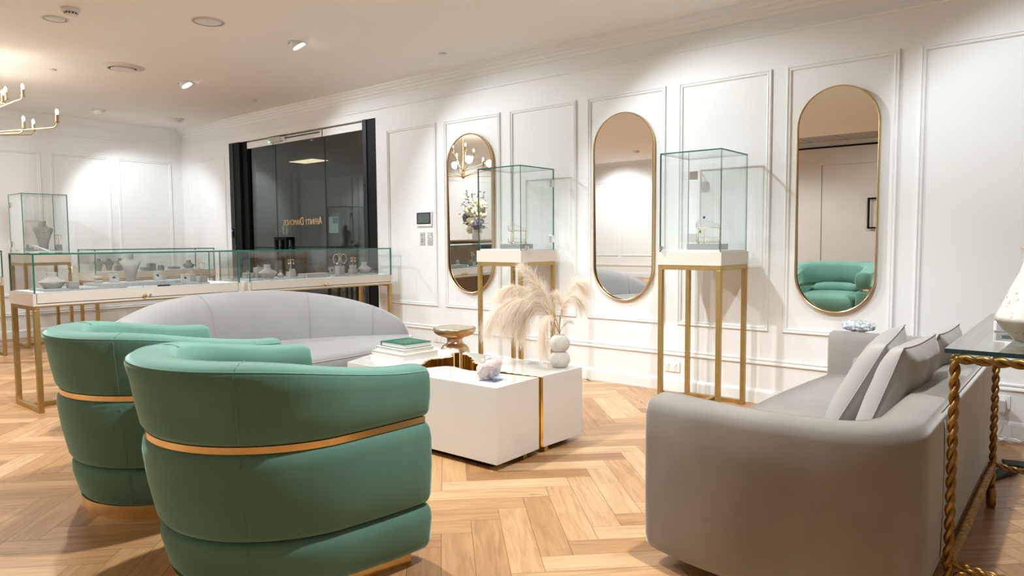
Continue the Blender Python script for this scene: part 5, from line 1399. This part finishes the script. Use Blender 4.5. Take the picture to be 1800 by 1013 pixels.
plume([N0, (-0.02, 0.26, 0.0), (-0.05, 0.33, 0.0), (-0.09, 0.38, 0.0), (-0.13, 0.43, 0.0)], 0.08, 800, 0.3, 'upright pampas plume in the middle of the bouquet', 8)
plume([N0, (0.0, 0.24, 0.0), (0.015, 0.29, 0.0), (0.0, 0.35, 0.0), (-0.015, 0.38, 0.0)], 0.06, 450, 0.2, 'short upright pampas plume right above the vase neck', 9)
plume([N0, (-0.06, 0.28, 0.06), (-0.14, 0.34, 0.08), (-0.22, 0.30, 0.09), (-0.29, 0.20, 0.10)], 0.10, 1000, 0.7, 'wide drooping pampas plume between the low and far left ones', 10)
plume([N0, (0.012, 0.205, 0.0), (0.028, 0.225, 0.0), (0.045, 0.24, 0.0), (0.062, 0.236, 0.0)], 0.02, 80, 0.3, 'thin wispy pampas sprig sticking out low to the right', 11)

# ------------------------------------------------------------------ brass side stool
t = thing('side_table', (-3.418, 3.512, 0), 'round brass hourglass side table behind the coffee table', 'side table')
MB().lathe([(0.001, 0.4465), (0.138, 0.4465), (0.139, 0.4505), (0.001, 0.4505)], (-3.418, 3.512, 0), 48).build('top_plate', 'stoolplate', t)
MB().lathe([(0.139, 0.446), (0.141, 0.452), (0.146, 0.452), (0.149, 0.446), (0.149, 0.436), (0.143, 0.420), (0.128, 0.405), (0.100, 0.393), (0.070, 0.384), (0.057, 0.376)], (-3.418, 3.512, 0), 48, capb=False, capt=False).build('bowl_top', 'stool', t, smooth=True)
MB().lathe([(0.001, 0.0), (0.118, 0.0), (0.122, 0.008), (0.120, 0.05), (0.115, 0.15), (0.109, 0.24), (0.105, 0.28), (0.097, 0.308), (0.083, 0.326), (0.066, 0.336), (0.057, 0.343), (0.054, 0.358), (0.056, 0.376)], (-3.418, 3.512, 0), 48, capt=False).build('pedestal', 'stool', t, smooth=True)
# ------------------------------------------------------------------ reception desk and flowers (seen in the left mirror)
t = thing('reception_desk', (-7.55, 0.55, 0), 'fluted brown timber reception desk, seen only in the left mirror', 'desk')
MB().box(-8.2, -6.95, 0.0, 0.80, 0.06, 0.96).build('carcass', 'walnut', t)
b = MB()
for k in range(42):
    b.lathe([(0.012, 0.04), (0.012, 0.965)], (-8.19+k*0.030, 0.805, 0), 10)
for k in range(26):
    b.lathe([(0.012, 0.04), (0.012, 0.965)], (-6.945, 0.02+k*0.030, 0), 10)
b.build('fluting', 'walnut', t, smooth=True, auto=40)
MB().box(-8.23, -6.92, -0.02, 0.83, 0.965, 0.985).build('desk_top', 'walnut', t, bevel=0.003)
fv = thing('flower_vase', (-7.50, 0.62, 0.985), 'white cylinder vase on the reception desk, seen only in the left mirror', 'vase')
MB().lathe([(0.085, 0), (0.088, 0.01), (0.092, 0.20), (0.085, 0.20), (0.08, 0.15)], (-7.50, 0.62, 0.986), 32, capt=False).build('body', 'white', fv, smooth=True, auto=50)
fa = thing('flower_arrangement', (-7.50, 0.62, 1.186), 'large arrangement of cream and lilac flowers with greenery, seen in the left mirror', 'flowers')
rnd = random.Random(5)
def head(c, r, m, name):
    b = MB()
    for k in range(26):
        d = Vector((rnd.gauss(0, 1), rnd.gauss(0, 1), rnd.gauss(0, 1))).normalized()
        b.sphere(Vector(c)+d*r*0.72, r*0.36, 6)
    b.build(name, m, fa, smooth=True)
FC = Vector((-7.56, 0.62, 1.42))
def FP(a, u, d=0): return FC+Vector((1.2*a+0.7*d, 0.75*d+0.5*a, 1.35*u))
for (a, u, d, r) in [(-0.14, 0.02, 0.10, .055), (-0.10, -0.10, 0.14, .05), (0.10, 0.10, 0.05, .06), (0.20, -0.02, 0.02, .06), (0.03, 0.0, 0.15, .055), (0.24, 0.08, 0.05, .05), (0.0, -0.13, 0.13, .05), (-0.14, -0.20, 0.12, .04)]:
    head(FP(a, u, d), r*1.5, 'flcream', 'cream_bloom')
for (a, u, d, r) in [(0.06, -0.14, 0.10, .065), (-0.22, -0.05, 0.03, .055), (0.16, -0.13, 0.05, .055)]:
    head(FP(a, u, d), r*1.35, 'flpurple', 'lilac_bloom')
def sprig(a, u, d, m, n=26):
    b = MB(); p0 = FP(0, -0.2, 0); p1 = FP(a, u, d)
    b.tube([p0, p0.lerp(p1, .5)+Vector((0, 0, .03)), p1], 0.003, 5)
    for k in range(n):
        f = 0.45+0.6*rnd.random(); c = p0.lerp(p1, f)+Vector((rnd.gauss(0, .025), rnd.gauss(0, .025), rnd.gauss(0, .025)))
        n1 = Vector((rnd.gauss(0, 1), rnd.gauss(0, 1), rnd.gauss(0, 1))).normalized(); n2 = n1.orthogonal().normalized()
        b.add([c-n1*.026, c+n2*.010, c+n1*.026, c-n2*.010], [(0, 1, 2, 3)])
    b.build('sprig', m, fa)
for (a, u, d, m) in [(-0.30, 0.10, 0, 'leaf'), (-0.20, 0.22, 0, 'leaf'), (-0.05, 0.20, 0.05, 'leaf'), (0.12, 0.24, 0, 'leaf'), (0.28, 0.20, 0, 'leaf'), (-0.32, -0.04, 0.05, 'bluegreen'), (-0.22, 0.05, 0.06, 'bluegreen'), (0.26, -0.16, 0.05, 'bluegreen'), (0.30, 0.04, 0.04, 'leaf'), (-0.28, -0.10, 0.08, 'bluegreen'), (0.0, 0.12, 0.12, 'leaf'), (-0.10, 0.10, 0.10, 'bluegreen')]:
    sprig(a, u, d, m)
t = thing('planter_box', (-7.05, 0.50, 0.985), 'plain grey tapered box on the reception desk, seen in the left mirror', 'box')
MB().lathe([(0.07, 0), (0.09, 0.12), (0.084, 0.12)], (-7.05, 0.50, 0.986), 4).build('body', 'greybox', t)
